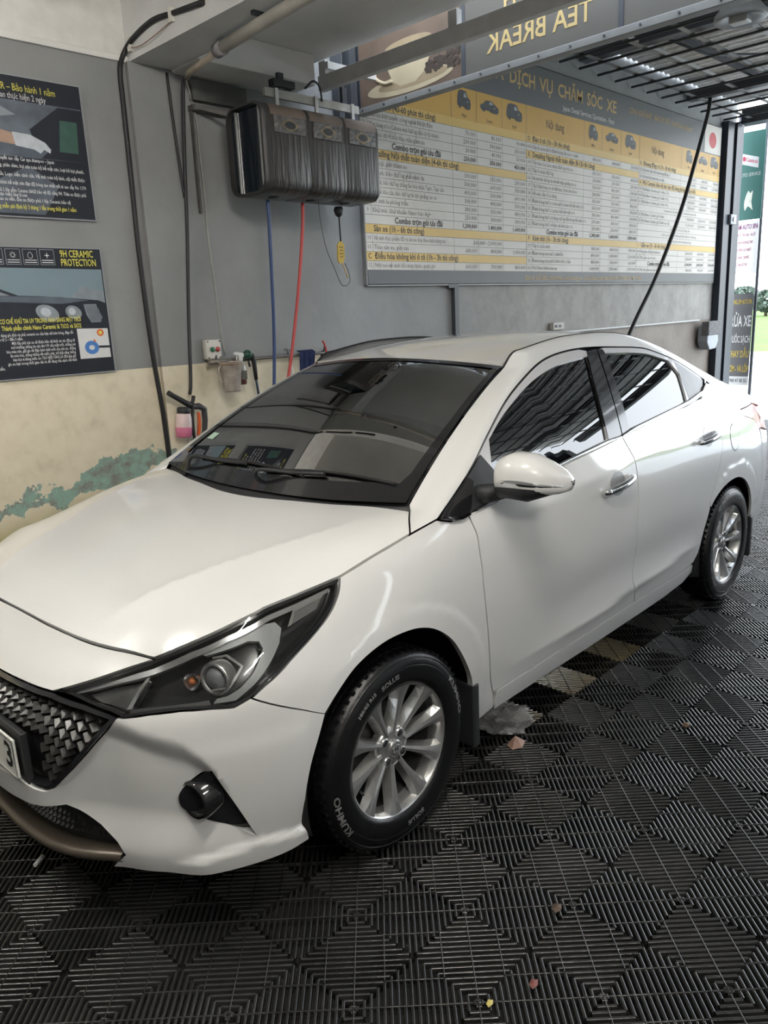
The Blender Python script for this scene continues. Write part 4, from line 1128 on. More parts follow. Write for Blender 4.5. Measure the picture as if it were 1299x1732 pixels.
    arc_text('SOLUS', -80, .245, .020, .097, .075); arc_text('185/65 R15', 124, .252, .015, .097, .085); arc_text('SOLUS', 100, .245, .020, .097, .075)
    return w, parts
wh, wparts = make_wheel()
wh.location = (0, -.755, .305)
def copy_wheel(loc, rz, spin):
    c = wh.copy(); col.objects.link(c); c.parent = car; c.location = loc; c.rotation_euler = (0, spin, rz)
    for o in wparts[1:]:
        d = o.copy(); col.objects.link(d); d.parent = c
    return c
copy_wheel((2.6, -.755, .305), 0, math.radians(-95))
copy_wheel((0, .755, .305), PI, .3)
copy_wheel((2.6, .755, .305), PI, 1.1)

# ------------------------------------------------------------------ cabin
dash = np.zeros((31, 9, 3))
prof = [(.26, .955), (.42, .952), (.58, .945), (.68, .935), (.735, .905), (.755, .85), (.74, .78), (.76, .68), (.70, .45)]
for i, y in enumerate(np.linspace(-.72, .72, 31)):
    u = y / .72
    for j, (x, z) in enumerate(prof):
        hump = .035 * math.exp(-((y + .36) / .17) ** 2) * math.exp(-((x - .66) / .1) ** 2)
        dash[i, j] = (x + .05 * u * u * (1 if x < .4 else .3), y, z + hump - .012 * u * u)
obj('dashboard', mesh_n('dashboard', grid_data(dash, True)), INTER, car)
sw = MB(); ax = Vector((.86, 0, .40)).normalized(); cx = Vector((.86, -.36, .93)); e1 = Vector((0, 1, 0)); e2 = ax.cross(e1)
sw.tube([cx + (e1 * math.cos(a) + e2 * math.sin(a)) * .185 for a in np.linspace(0, 2 * PI, 33)], .015, 8, cap=False)
sw.tube([cx - e1 * .18, cx, cx + e1 * .18], .022, 8); sw.tube([cx, cx - e2 * .18], .02, 8); sw.cyl(cx - ax * .10, cx + ax * .03, .06, 16)
sw.build('steering_wheel', INTER, car)
def rounded(mb, c, sx_, sy_, sz_, p=3.5, n=18, m=12, tilt=0.0):
    """soft cushion shape"""
    v = []; 
    for i in range(m + 1):
        ph = -PI / 2 + PI * i / m
        for k in range(n):
            th = 2 * PI * k / n
            f = lambda q: math.copysign(abs(q) ** (2 / p), q)
            x, y, z = sx_ * f(math.cos(ph)) * f(math.cos(th)), sy_ * f(math.cos(ph)) * f(math.sin(th)), sz_ * f(math.sin(ph))
            x, z = x * math.cos(tilt) + z * math.sin(tilt), -x * math.sin(tilt) + z * math.cos(tilt)
            v.append((c[0] + x, c[1] + y, c[2] + z))
    f = [(i * n + k, i * n + (k + 1) % n, (i + 1) * n + (k + 1) % n, (i + 1) * n + k) for i in range(m) for k in range(n)]
    mb.add(v, f, True); return mb
for y in (-.36, .36):
    s_ = rounded(MB(), (1.30, y, .48), .27, .25, .09).build('front_seat', SEAT, car)
    rounded(MB(), (1.57, y, .78), .09, .235, .31, tilt=.28).build('backrest', SEAT, s_)
    rounded(MB(), (1.665, y, 1.165), .055, .135, .095, tilt=.2).build('headrest', SEAT, s_)
    p_ = MB(); 
    for d in (-.05, .05): p_.cyl((1.64, y + d, 1.02), (1.665, y + d, 1.12), .006, 8)
    p_.build('headrest_posts', SATIN, s_)
rs_ = rounded(MB(), (2.15, 0, .50), .26, .62, .10).build('rear_seat', SEAT, car)
rounded(MB(), (2.42, 0, .80), .09, .62, .30, tilt=.35).build('backrest', SEAT, rs_)
for y in (-.38, 0, .38): rounded(MB(), (2.55, y, 1.10), .05, .12, .07, tilt=.25).build('headrest', SEAT, rs_)
MB().box(2.5, 3.1, -.60, .60, .98, 1.0).build('parcel_shelf', INTER, car)
MB().box(.45, 2.5, -.70, .70, .24, .30).build('cabin_floor', INTER, car)
MB().box(.95, 1.5, -.09, .09, .30, .62).build('centre_console', INTER, car, bevel=.02)
hd = np.zeros((12, 9, 3))
for i, x in enumerate(np.linspace(1.02, 2.28, 12)):
    for j, u in enumerate(np.linspace(-1, 1, 9)): hd[i, j] = (x, u * .52, float(Roof(x, u * .52)) - .035)
obj('headliner', mesh_n('headliner', grid_data(hd, True)), mat('grey_headliner', (0.22, 0.22, 0.21), 0.9, noise=0.05), car)
rm = MB().box(.90, .925, -.115, .115, 1.245, 1.305).build('rear_view_mirror', MATBLK, car, bevel=.012)
MB().tube([(.915, 0, 1.30), (.90, 0, 1.335), (.905, 0, 1.365)], .012, 8).build('mirror_stalk', MATBLK, rm)
MB().box(.83, .90, -.07, .07, 1.300, 1.352).build('dash_camera', MATBLK, rm, bevel=.01)
# stickers on the inside of the windscreen
def ws_patch(name, u0, u1, v0, v1, m, off=-.006):
    return obj(name, mesh_n(name, panel_data([(u0, v0), (u1, v0), (u1, v1), (u0, v1)], WSf, .03, depth=0, off=off)), m, car)
ws_patch('inspection_sticker', .80, .885, .22, .27, mat('pale_green_sticker', (0.45, 0.62, 0.50), 0.5, noise=0.1))
ws_patch('chassis_tag', -.56, -.46, .062, .075, mat('silver_tag', (0.5, 0.52, 0.52), 0.3, noise=0.05), off=.001)
# ------------------------------------------------------------------ fascia sign, tube frame, canopy
STEELW = mat('white_painted_steel', (0.55, 0.54, 0.52), 0.45, noise=0.08, nscale=12)
STEELD = mat('dark_painted_steel', (0.055, 0.06, 0.07), 0.45, noise=0.15, nscale=8)
SIGNG = mat('grey_banner_vinyl', (0.105, 0.097, 0.084), 0.55, noise=0.06, nscale=3)
SIGNBR = mat('brown_banner_print', (0.13, 0.09, 0.065), 0.55, noise=0.2, nscale=6)
GOLD = mat('pale_gold_print', (0.50, 0.37, 0.16), 0.55, noise=0.05)
CREAM = mat('cream_cup_print', (0.46, 0.38, 0.25), 0.55, noise=0.12, nscale=5)
CREAM2 = mat('shaded_cup_print', (0.30, 0.23, 0.14), 0.55, noise=0.12, nscale=8)
BEAN = mat('coffee_bean_print', (0.055, 0.04, 0.03), 0.5, noise=0.3, nscale=60)
sign = thing('fascia_sign', 'long overhead fascia banner with mirrored TEA BREAK lettering and coffee cup', 'sign', (2.66, 0, 2.9))
sy = [1.845, .94, -.085, -1.11, -2.13, -3.15, -4.2]
for k in range(6):
    MB().box(-.02, .02, sy[k + 1] + .012, sy[k] - .012, .035, .72).build('banner_panel', SIGNBR if k == 0 else SIGNG, sign)
for y in sy: MB().box(-.025, .025, y - .014, y + .014, .0, .74).build('joint_bar', STEELD, sign)
mb = MB().box(-.035, .035, -4.2, 1.855, -.005, .035); mb.build('bottom_rail', mat('grey_sign_rail', (0.22, 0.22, 0.21), 0.4, noise=0.08), sign, bevel=.004)
MB().box(-.035, .035, -4.2, 1.855, .72, .76).build('top_rail', STEELD, sign)
mb = MB()
for k in range(30): mb.cyl((-.037, 1.8 - k * .2, .016), (-.043, 1.8 - k * .2, .016), .006, 8)
mb.build('rail_screws', STEELD, sign)
fnS = lambda u, v: (-.0225, u, v - 2.9)
mb = MB(); put_text(mb, 'TEA BREAK', .078, 3.062, .150, fnS, 'LEFT', width=.69, bold=.002); mb.build('gold_lettering', GOLD, sign)
mb = MB(); put_text(mb, 'H', .555, 3.255, .130, fnS, 'LEFT', bold=.002); mb.build('upper_lettering', GOLD, sign)
def flat(name, poly, m, par, fn, d=0.0): 
    mb = MB(); mb.add([fn(u, v) for u, v in poly], [tuple(range(len(poly)))]); return mb.build(name, m, par)
def ell(cx, cy, rx, ry, n=28, rot=0.0):
    return [(cx + rx * math.cos(a) * math.cos(rot) - ry * math.sin(a) * math.sin(rot), cy + rx * math.cos(a) * math.sin(rot) + ry * math.sin(a) * math.cos(rot)) for a in np.linspace(0, 2 * PI, n + 1)[:-1]]
fnA = lambda d: (lambda u, v: (-.0212 - d, u, v - 2.9))
flat('saucer', ell(1.39, 3.005, .37, .058), CREAM, sign, fnA(.0005))
flat('saucer_shade', ell(1.36, 3.012, .30, .036), CREAM2, sign, fnA(.001))
flat('cup', [(1.585, 3.225), (1.57, 3.12), (1.53, 3.04), (1.46, 2.995), (1.33, 2.995), (1.25, 3.04), (1.20, 3.12), (1.185, 3.225)], CREAM, sign, fnA(.0015))
flat('cup_mouth', ell(1.385, 3.228, .20, .035), CREAM2, sign, fnA(.002))
mb = MB(); mb.tube([fnA(.002)(*q) for q in spl([(1.575, 3.17), (1.66, 3.15), (1.68, 3.09), (1.60, 3.04), (1.52, 3.035)], 5)], .012, 6); mb.build('cup_handle', CREAM, sign)
r_ = random.Random(3); mb = MB()
for k in range(70):
    u = r_.uniform(.97, 1.24); v = 3.02 + r_.uniform(0, .11) * (1 - (u - .97) / .5)
    mb.add([fnA(.0022 + k * 1e-5)(*q) for q in ell(u, v, .017, .011, 8, r_.uniform(0, 3))], [tuple(range(8))])
mb.build('coffee_beans', BEAN, sign)['kind'] = 'stuff'

tf_ = thing('hanging_rail', 'white painted steel tube frame hanging below the ceiling edge', 'rail', (2.14, 0, 2.95))
MB().box(0, .05, -4.5, 1.70, -.01, .075).build('long_tube', STEELW, tf_, bevel=.003)
for y in (1.66, .62, -.6, -1.8, -3.0): MB().box(.003, .047, y - .030, y + .030, .075, .155).build('hanger', STEELW, tf_, bevel=.003)
MB().box(.0, .42, 1.60, 1.64, .10, .14).build('cross_tube', STEELW, tf_)
# dark steel upright beside the sign
post0 = thing('steel_upright', 'dark steel upright carrying the overhead sign at the wall', 'post', (2.575, 1.86, 0))
MB().box(-.03, .03, -.035, .035, 2.62, 3.7).build('channel', STEELD, post0); MB().box(-.14, -.10, -.03, .03, 2.68, 3.5).build('second_channel', STEELD, post0)
MB().box(-.14, .03, -.04, -.03, 2.76, 2.80).build('tie_plate', STEELD, post0)

can = thing('canopy', 'metal lattice canopy with foil insulated sheet roof over the far half of the bay', 'canopy', (0, 0, 3.68))
x = 2.86; 
while x < 9.25:
    MB().cyl((x, -4.6, .0), (x, 1.88, .0), .0115, 6).build('lattice_rod', STEELD, can); x += .335
y = 1.66
LST = mat('grey_lattice_strip', (0.20, 0.20, 0.20), 0.4, metal=0.3, noise=0.1)
while y > -4.6:
    MB().box(2.75, 9.3, y - .022, y + .022, .012, .018).build('lattice_strip', LST, can); y -= .42
for x in (5.6, 7.9): MB().box(x - .06, x + .06, -4.7, 1.88, .06, .16).build('roof_beam', STEELD, can)
for y in (1.2, -.4, -2.0, -3.6): MB().box(2.7, 9.35, y - .02, y + .02, .17, .22).build('purlin', STEELD, can)
FOIL = mat('crinkled_foil_insulation', (0.74, 0.72, 0.69), 0.45, metal=0.15, noise=0.18, nscale=14, bump=0.9, bscale=22)
cor = np.zeros((331, 2, 3))
for i, xx in enumerate(np.linspace(2.7, 9.3, 331)):
    for j, yy in enumerate((-4.85, 1.88)): cor[i, j] = (xx, yy, .25 + .012 * math.sin(xx * 2 * PI / .12))
obj('roof_sheet', mesh_n('roof_sheet', grid_data(cor, True)), FOIL, can)
MB().box(9.18, 9.34, -4.7, 1.78, -.03, .14).build('header_beam', STEELD, can)
for k, a in enumerate(((3.2, 5.2), (5.6, 7.4))):
    MB().tube([(a[0], 1.45 - .2 * k, .16), ((a[0] + a[1]) / 2, 1.1, .10), (a[1], .6, .15)], .012, 6).build('stay_cable', STEELD, can)
MB().box(4.0, 7.2, 1.30, 1.36, .07, .10).build('light_strip_bar', mat('light_strip_white', (0.75, 0.75, 0.73), 0.5, noise=0.05), can)  # white bar added in place of a bright strip of light under the roof
lamp = thing('dome_lamp', 'grey dome work lamp hanging under the canopy lattice', 'lamp', (4.35, -.02, 3.39))
MB().lathe([(.0, .06), (.06, .055), (.12, .03), (.16, -.02), (.165, -.05), (.155, -.06), (.10, -.04), (.0, -.03)], 32).build('shade', mat('grey_lamp_shade', (0.30, 0.31, 0.31), 0.4, noise=0.05), lamp)
MB().box(-.05, .05, -.06, .06, -.075, -.03).build('lamp_glass', mat('frosted_lamp_cover', (0.6, 0.6, 0.58), 0.3, noise=0.05), lamp, bevel=.01)
MB().cyl((0, 0, .05), (0, 0, .29), .010, 8).build('stem', STEELD, lamp)

# right hand post with the header
POSTM = mat('blue_black_post_paint', (0.025, 0.032, 0.048), 0.4, noise=0.1)
pst = thing('corner_post', 'dark blue-black steel post at the open end of the bay beside the price board', 'post', (9.05, 1.86, 0))
MB().box(-.17, .0, -.05, .035, -.02, 3.66).build('channel', POSTM, pst)
MB().box(.02, .075, -.03, .035, -.02, 3.66).build('bright_strip', mat('aluminium_strip', (0.22, 0.23, 0.24), 0.45, metal=0.3, noise=0.05), pst)
MB().box(.09, .30, -.06, .035, -.02, 3.66).build('outer_channel', POSTM, pst)
cl = MB().box(-.02, .16, -.085, -.05, 2.48, 2.60).build('clamp', mat('grey_clamp_box', (0.30, 0.32, 0.34), 0.4, noise=0.05), pst, bevel=.008)
MB().cyl((.07, -.085, 2.54), (.07, -.10, 2.54), .03, 14).build('clamp_bolt', CHROME, cl)

# corrugated boundary fence on the camera side of the bay
fz = np.zeros((241, 2, 3))
for i, xx in enumerate(np.linspace(2.4, 9.0, 241)):
    for j, zz in enumerate((-.02, 3.6)): fz[i, j] = (xx, -4.85 + .03 * math.sin(xx * 2 * PI / .22), zz)
fence = obj('boundary_fence', mesh_n('boundary_fence', grid_data(fz)), mat('grey_corrugated_steel', (0.20, 0.20, 0.21), 0.45, metal=0.3, noise=0.1), None)
tag(fence, 'grey corrugated steel fence along the open side of the bay', 'fence')
for xx, lb_ in ((4.6, 'dark steel post on the corrugated fence next to the plain front wall'), (6.6, 'dark steel post halfway along the corrugated fence'), (8.6, 'dark steel post on the corrugated fence at the open end of the bay')):
    lg_ = thing('fence_post', lb_, 'post', (xx, -4.76, 0), 0, 'posts along the corrugated fence'); MB().box(-.04, .04, -.04, .04, -.02, 3.66).build('channel', POSTM, lg_); MB().box(-.07, .07, -.05, .05, -.022, -.005).build('foot_plate', POSTM, lg_)

# ------------------------------------------------------------------ lamps of the room
def tube_lamp(x, y, z, ln, power, label, ax='x'):
    t = thing('tube_lamp', label, 'lamp', (x, y, z), 0 if ax == 'x' else PI / 2, 'ceiling tube lamps')
    MB().box(-ln / 2, ln / 2, -.03, .03, .0, .045).build('batten', PLASTER, t, bevel=.004)
    MB().tube([(-ln / 2 + .02, 0, -.02), (ln / 2 - .02, 0, -.02)], .014, 12).build('tube', mat('lit_tube', (0.9, 0.9, 0.85), 0.4, emit=(1.0, 0.96, 0.89), estr=power, noise=0.01), t)
    return t
tube_lamp(-1.9, .5, 3.21, 1.2, 360, 'white tube lamp on the ceiling near the poster wall')
tube_lamp(-.7, -1.9, 3.21, 1.2, 360, 'white tube lamp on the ceiling over the aisle')
tube_lamp(-1.2, -4.0, 3.21, 1.2, 360, 'white tube lamp on the ceiling by the plain wall')
# ------------------------------------------------------------------ price board
BX0, BX1, BZ0, BZ1, BY = 2.65, 8.80, 1.782, 3.580, 1.862
board = thing('price_board', 'large yellow, white and grey service price list board on the wall', 'board', (BX0, BY, BZ0))
def line(name, m, par, *a, **k):
    mb = MB(); put_text(mb, *a, **k); return mb.build(name, m, par)
PB = lambda d=0.0: (lambda u, v: (u - BX0, -.001 - d, v - BZ0))
B_GREY = mat('board_grey_print', (0.115, 0.12, 0.125), 0.5, noise=0.04, nscale=2)
B_YEL = mat('board_amber_print', (0.60, 0.36, 0.085), 0.5, noise=0.05, nscale=3)
B_YEL2 = mat('board_row_amber_print', (0.66, 0.45, 0.14), 0.5, noise=0.05, nscale=3)
B_WHITE = mat('board_white_print', (0.62, 0.59, 0.54), 0.5, noise=0.05, nscale=3)
B_INK = mat('board_dark_ink', (0.07, 0.068, 0.065), 0.6, noise=0.05)
B_SOFT = mat('board_faded_ink', (0.20, 0.19, 0.18), 0.6, noise=0.1)
B_LINE = mat('board_rule_ink', (0.22, 0.20, 0.17), 0.6, noise=0.05)
B_GOLD = mat('board_gold_ink', (0.52, 0.36, 0.15), 0.55, noise=0.05)
B_PALE = mat('board_pale_ink', (0.62, 0.60, 0.56), 0.55, noise=0.05)
B_RED = mat('board_red_ink', (0.50, 0.05, 0.06), 0.55, noise=0.05)
MB().box(0, BX1 - BX0, 0, .035, 0, BZ1 - BZ0).build('backing', B_WHITE, board)
mb = MB()
for a, b_ in (((0, 0), (BX1 - BX0, 0)), ((0, BZ1 - BZ0), (BX1 - BX0, BZ1 - BZ0)), ((0, 0), (0, BZ1 - BZ0)), ((BX1 - BX0, 0), (BX1 - BX0, BZ1 - BZ0))):
    mb.bar((a[0], .016, a[1]), (b_[0], .016, b_[1]), .034, .012)
mb.build('edge_frame', mat('board_edge_aluminium', (0.30, 0.30, 0.30), 0.4, metal=0.4, noise=0.05), board)
def brect(name, x0, x1, z0, z1, m, d=0.0): return flat(name, [(x0, z0), (x1, z0), (x1, z1), (x0, z1)], m, board, PB(d))
brect('title_band', BX0, BX1, 3.250, BZ1, B_GREY); brect('header_band', BX0, BX1, 3.022, 3.250, B_YEL); brect('footer_band', BX0, BX1, BZ0, 1.888, B_GREY)
brect('flag_field', 8.33, BX1, 3.262, BZ1 - .01, B_WHITE, .0008); flat('flag_disc', ell(8.555, 3.408, .105, .088, 36), B_RED, board, PB(.0012))
RP = (3.022 - 1.888) / 18
rz = lambda k: 3.022 - RP * (k + .5)
T1 = (2.65, 2.72, 3.644, 3.962, 4.305, 4.655); T2 = (4.655, 4.735, 5.611, 5.949, 6.325, 6.72); T3 = (6.72, 6.80, 7.723, 8.137, 8.47, 8.80)
def yrow(T, k):
    z = rz(k); ylw = MB(); ylw.add([PB(.0004)(*q) for q in ((T[0], z - RP / 2), (T[5], z - RP / 2), (T[5], z + RP / 2), (T[0], z + RP / 2))], [(0, 1, 2, 3)]); ylw.build('amber_row', B_YEL2, board)
rows1 = [('y', 'A', 'Car Wash (40-60 phút thi công)'), ('1', 'Rửa xe bọt tuyết công nghệ Nhật Bản', '70.000', '80.000', '90.000'), ('2', 'Wax bóng sơn (Cabuna wax hương dầu cọ tự nhiên)', '200.000', '300.000', '350.000'),
         ('3', 'Làm xe cọ 4 hốc lốp, rửa gầm xe', '30.000', '40.000', '50.000'), ('c', 'Combo trọn gói ưu đãi', '250,000', '350,000', '450,000'), ('y', 'B', 'Detailing Nội thất toàn diện (4-6h thi công)'),
         ('4', 'Hút bụi, giặt thảm xe', '100,000', '150,000', '200,000'), ('5', 'Vệ sinh, bảo dưỡng ghế nệm da', '500,000', '600,000', '700,000'), ('6', 'Vệ sinh, bảo dưỡng chống lão hóa nhựa Taplo, Tapi cửa', '400,000', '500,000', '600,000'),
         ('7', 'Vệ sinh khe cửa, bảo dưỡng tái tạo gioăng cao su', '300,000', '400,000', '500,000'), ('8', 'Vệ sinh la phông trần', '300,000', '350,000', '400,000'), ('9', 'Khử mùi, khử khuẩn Nano bạc Ag+', '250,000', '300,000', '300,000'),
         ('c', 'Combo trọn gói ưu đãi', '1,200,000', '1,400,000', '1,600,000'), ('y', '', 'Sàn xe (1h - 6h thi công)'), ('10', 'Vệ sinh thực phẩm đổ ra sàn xe (tùy theo tình trạng xe)', '', '500,000 - 2,000,000', ''),
         ('11', 'Tháo sàn xe, giặt sàn', '600,000', '800,000', '1,000,000'), ('y', 'C', 'Điều hòa không khí ô tô (1h - 3h thi công)'), ('12', 'Nội soi vệ sinh lốc máy lạnh, quạt gió', '600,000', '700,000', '800,000')]
rows2 = [('y', 'D', 'Đèn ô tô (1h - 3h thi công)'), ('13', 'Tẩy ố, xóa xước đánh bóng đèn xe 1 chiếc', '400,000', '600,000', '500,000'), ('y', 'E', 'Detailing Ngoại thất toàn diện (8-12h thi công)'), ('14', 'Tẩy bụi sơn, keo nhựa đường trên xe', '300,000', '350,000', '400,000'),
         ('15', 'Tẩy ố nhựa đường', '150,000', '200,000', '250,000'), ('16', 'Vệ sinh bảo dưỡng các chi tiết nhựa, gioăng cao su', '350,000', '400,000', '500,000'), ('17', 'Tẩy ố đánh bóng các chi tiết Inox, Crom trên vỏ xe', '200,000', '250,000', '300,000'), ('18', 'Vệ sinh, tẩy ố La zăng', '350,000', '350,000', '400,000'),
         ('19', 'Đánh bóng bước 1 xóa xước toàn bộ bề mặt sơn', '500,000', '600,000', '700,000'), ('20', 'Đánh bóng bước 2 phục hồi bề mặt sơn', '300,000', '400,000', '500,000'), ('21', 'Đánh bóng bước 3 tăng cường độ bóng bề mặt sơn', '200,000', '300,000', '400,000'), ('22', 'Đánh bóng bước 4 bảo vệ bề mặt sơn', '200,000', '250,000', '300,000'),
         ('c', 'Combo trọn gói ưu đãi', '1,200,000', '1,600,000', '1,800,000'), ('y', 'F', 'Kính ôtô (1h - 3h thi công)'), ('23', 'Tẩy ố, mốc kính', '300,000', '400,000', '500,000'), ('24', 'Đánh bóng xóa xước kính lái', '800,000', '1,000,000', '1,200,000'),
         ('25', 'Đánh bóng xóa xước kính sườn, hậu', '400,000', '500,000', '600,000'), ('26', 'Phủ Nano kính toàn xe', '1,000,000', '1,200,000', '1,500,000')]
rows3 = [('y', 'G', 'Khoang động cơ (1h - 3h thi công)'), ('27', 'Vệ sinh, bảo dưỡng khoang động cơ', '500,000', '600,000', '700,000'), ('28', 'Vệ sinh khoang máy cao cấp', '800,000', '1,000,000', '1,200,000'), ('y', 'H', 'Phủ Ceramic bảo vệ sơn, tạo độ bóng gương, kháng nước'),
         ('29', 'Phủ Nano Ceramic gói 1 năm 2 lớp', '3,500,000', '4,000,000', '4,500,000'), ('30', 'Phủ Nano Ceramic gói 2 năm 3 lớp', '5,500,000', '6,000,000', '7,000,000'), ('31', 'Phủ Nano Ceramic gói 3 năm 4 lớp', '7,500,000', '8,500,000', '9,500,000'), ('n', 'Ưu đãi kèm theo: bảo dưỡng 3 tháng 1 lần miễn phí trong năm đầu'),
         ('32', 'Phủ Nano Ceramic gói 4 năm', '9,500,000', '10,500,000', '11,500,000'), ('33', 'Phủ Nano Ceramic gói 5 năm cao cấp', '11,500,000', '12,500,000', '14,500,000'), ('n', 'Ưu đãi kèm theo: bảo dưỡng 3 tháng 1 lần'), ('n', 'Lưu ý: các gói phủ Ceramic đã bao gồm rửa xe, tẩy bụi sơn, đánh bóng'),
         ('n', 'Giá trên áp dụng cho xe mới và xe đã qua sử dụng'), ('y', 'I', 'Gầm xe (1h - 6h thi công)'), ('34', 'Phủ gầm chống rỉ toàn xe', '2,500,000', '3,000,000', '3,500,000'), ('35', 'Phủ gầm cao su non', '3,500,000', '4,000,000', '4,500,000'), ('c', 'Combo trọn gói ưu đãi', '5,000,000', '6,000,000', '7,000,000'), ('36', 'Vệ sinh gầm xe toàn bộ', '800,000', '900,000', '1,000,000')]
soft = MB(); rules = MB(); fnT = PB(.0012); fnR = PB(.0008)
def rule(a, b_, w=.004): 
    (x0, z0), (x1, z1) = a, b_
    q = [(x0 - (w if x0 == x1 else 0) / 2, z0 - (w if z0 == z1 else 0) / 2), (x1 + (w if x0 == x1 else 0) / 2, z0 - (w if z0 == z1 else 0) / 2), (x1 + (w if x0 == x1 else 0) / 2, z1 + (w if z0 == z1 else 0) / 2), (x0 - (w if x0 == x1 else 0) / 2, z1 + (w if z0 == z1 else 0) / 2)]
    rules.add([fnR(*p) for p in q], [(0, 1, 2, 3)])
for T, rows in ((T1, rows1), (T2, rows2), (T3, rows3)):
    for k, r in enumerate(rows):
        z = rz(k); rule((T[0], z - RP / 2), (T[5], z - RP / 2), .003)
        if r[0] == 'y':
            yrow(T, k)
            if r[1]: line('row_letter', B_INK, board, r[1], (T[0] + T[1]) / 2, z, .052, fnT, 'CENTER', bold=.0006)
            line('row_heading', B_INK, board, r[2], T[1] + .015, z, .060, fnT, 'LEFT', bold=.0012, sx=.92)
            continue
        if r[0] == 'n':
            put_text(soft, r[1], (T[0] + T[5]) / 2, z, .034, fnT, 'CENTER', sx=.9, res=1); continue
        if r[0] == 'c':
            line('row_heading', B_INK, board, r[1], T[1] + .24 if T is not T3 else T[1] + .18, z, .060, fnT, 'LEFT', bold=.0014, sx=.95)
        else:
            put_text(soft, r[0], (T[0] + T[1]) / 2, z, .044, fnT, 'CENTER', res=1); rule((T[1], z - RP / 2), (T[1], z + RP / 2), .003)
            w_ = T[2] - T[1]
            put_text(soft, r[1], T[1] + .012, z, .047, fnT, 'LEFT', sx=.74 if len(r[1]) > 46 else .92, res=1)
        for c in range(3):
            if r[2 + c]:
                (lambda *a, **k: line('combo_price', B_INK, board, *a, **k) if r[0] == 'c' else put_text(soft, *a, **k))(r[2 + c], T[3 + c] - .02, z, .050, fnT, 'RIGHT', sx=.98, res=1, bold=.0008 if r[0] == 'c' else 0, shear=.1)
            rule((T[2 + c], z - RP / 2), (T[2 + c], z + RP / 2), .003)
    rule((T[0], 1.888), (T[0], 3.25), .005)
    for c in (2, 3, 4): rule((T[c], 3.022), (T[c], 3.25), .004)
rules.build('rule_lines', B_LINE, board)['kind'] = 'stuff'
for u in (5.11, 7.14): line('column_heading', B_INK, board, 'Nội dung', u, 3.137, .10, PB(.0012), 'CENTER', sx=.78)
for T in (T1, T2, T3):
    for c, w_ in enumerate(('Mini', 'Sedan', 'SUV')): line('picture_caption', B_INK, board, w_, (T[2 + c] + T[3 + c]) / 2, 3.052, .036, PB(.0012), 'CENTER')
soft.build('small_lettering', B_SOFT, board)['kind'] = 'stuff'
for w_, u0, u1 in (('BẢNG', 3.62, 3.99), ('GIÁ', 4.06, 4.33), ('DỊCH', 4.41, 4.78), ('VỤ', 4.86, 5.07), ('CHĂM', 5.15, 5.57), ('SÓC', 5.65, 5.93), ('XE', 6.02, 6.22)):
    line('title_word', B_GOLD, board, w_, u0, 3.435, .150, PB(.0012), 'LEFT', width=u1 - u0, bold=.003)
line('slogan_lettering', B_GOLD, board, 'CÔNG NGHỆ NHẬT , BÀN TAY VIỆT - Hand Made by Vietnam !', 6.47, 3.455, .075, PB(.0012), 'LEFT', width=1.52)
line('footer_lettering', B_GOLD, board, 'Giá có thể điều chỉnh theo tình trạng xe - Quý khách quan tâm liên hệ : ĐT/ZALO Mr. Thiện', 4.63, 1.832, .055, PB(.0012), 'LEFT', width=2.22, bold=.0006)
pale = MB(); put_text(pale, 'Japan Detail Services Quotation - Face', 5.236, 3.305, .062, PB(.0012), 'LEFT', width=.94, bold=.0006); pale.build('pale_lettering', B_PALE, board)
# little vehicle pictures: small hatchback, sedan, tall wagon seen three-quarter
B_CAR = mat('printed_vehicle_grey', (0.075, 0.08, 0.085), 0.5, noise=0.15, nscale=25); B_CARG = mat('printed_vehicle_light', (0.34, 0.36, 0.38), 0.5, noise=0.1)
def pic(cx, cz, kind):
    H = (.120, .085, .115)[kind]; w = (.085, .125, .115)[kind]
    body = [(-1, -.35), (-.95, .12), (-.70, .25), (-.42, .78), (.18, .88), (.55, .50), (.72, .28), (.98, .05), (1, -.5), (.85, -.80), (.55, -.85), (-.10, -.60), (-.55, -.58), (-.85, -.62)] if kind == 1 else \
           [(-1, -.35), (-.95, .35), (-.80, .85), (-.35, 1.0), (.30, .92), (.58, .40), (.92, .18), (1, -.25), (.92, -.72), (.55, -.85), (-.05, -.62), (-.60, -.60), (-.9, -.62)]
    q = flat('vehicle_picture', [(cx + a * w, cz + b_ * H * .62) for a, b_ in body], B_CAR, board, PB(.0010))
    flat('picture_window', [(cx + a * w, cz + b_ * H * .62) for a, b_ in ((-.05, .30), (.02, .72), (.20, .72), (.45, .36))], B_CARG, q, PB(.0016))
    flat('picture_lamp', [(cx + a * w, cz + b_ * H * .62) for a, b_ in ((.40, -.12), (.58, .05), (.60, -.12))], B_CARG, q, PB(.0016))
    for a in (-.62, .22): flat('picture_wheel', [(cx + (a + .16 * math.cos(t)) * w, cz + (-.55 + .28 * math.sin(t)) * H * .62) for t in np.linspace(0, 2 * PI, 15)[:-1]], B_INK, q, PB(.0016))
for T in (T1, T2, T3):
    for c in range(3): pic((T[2 + c] + T[3 + c]) / 2, 3.160, c)

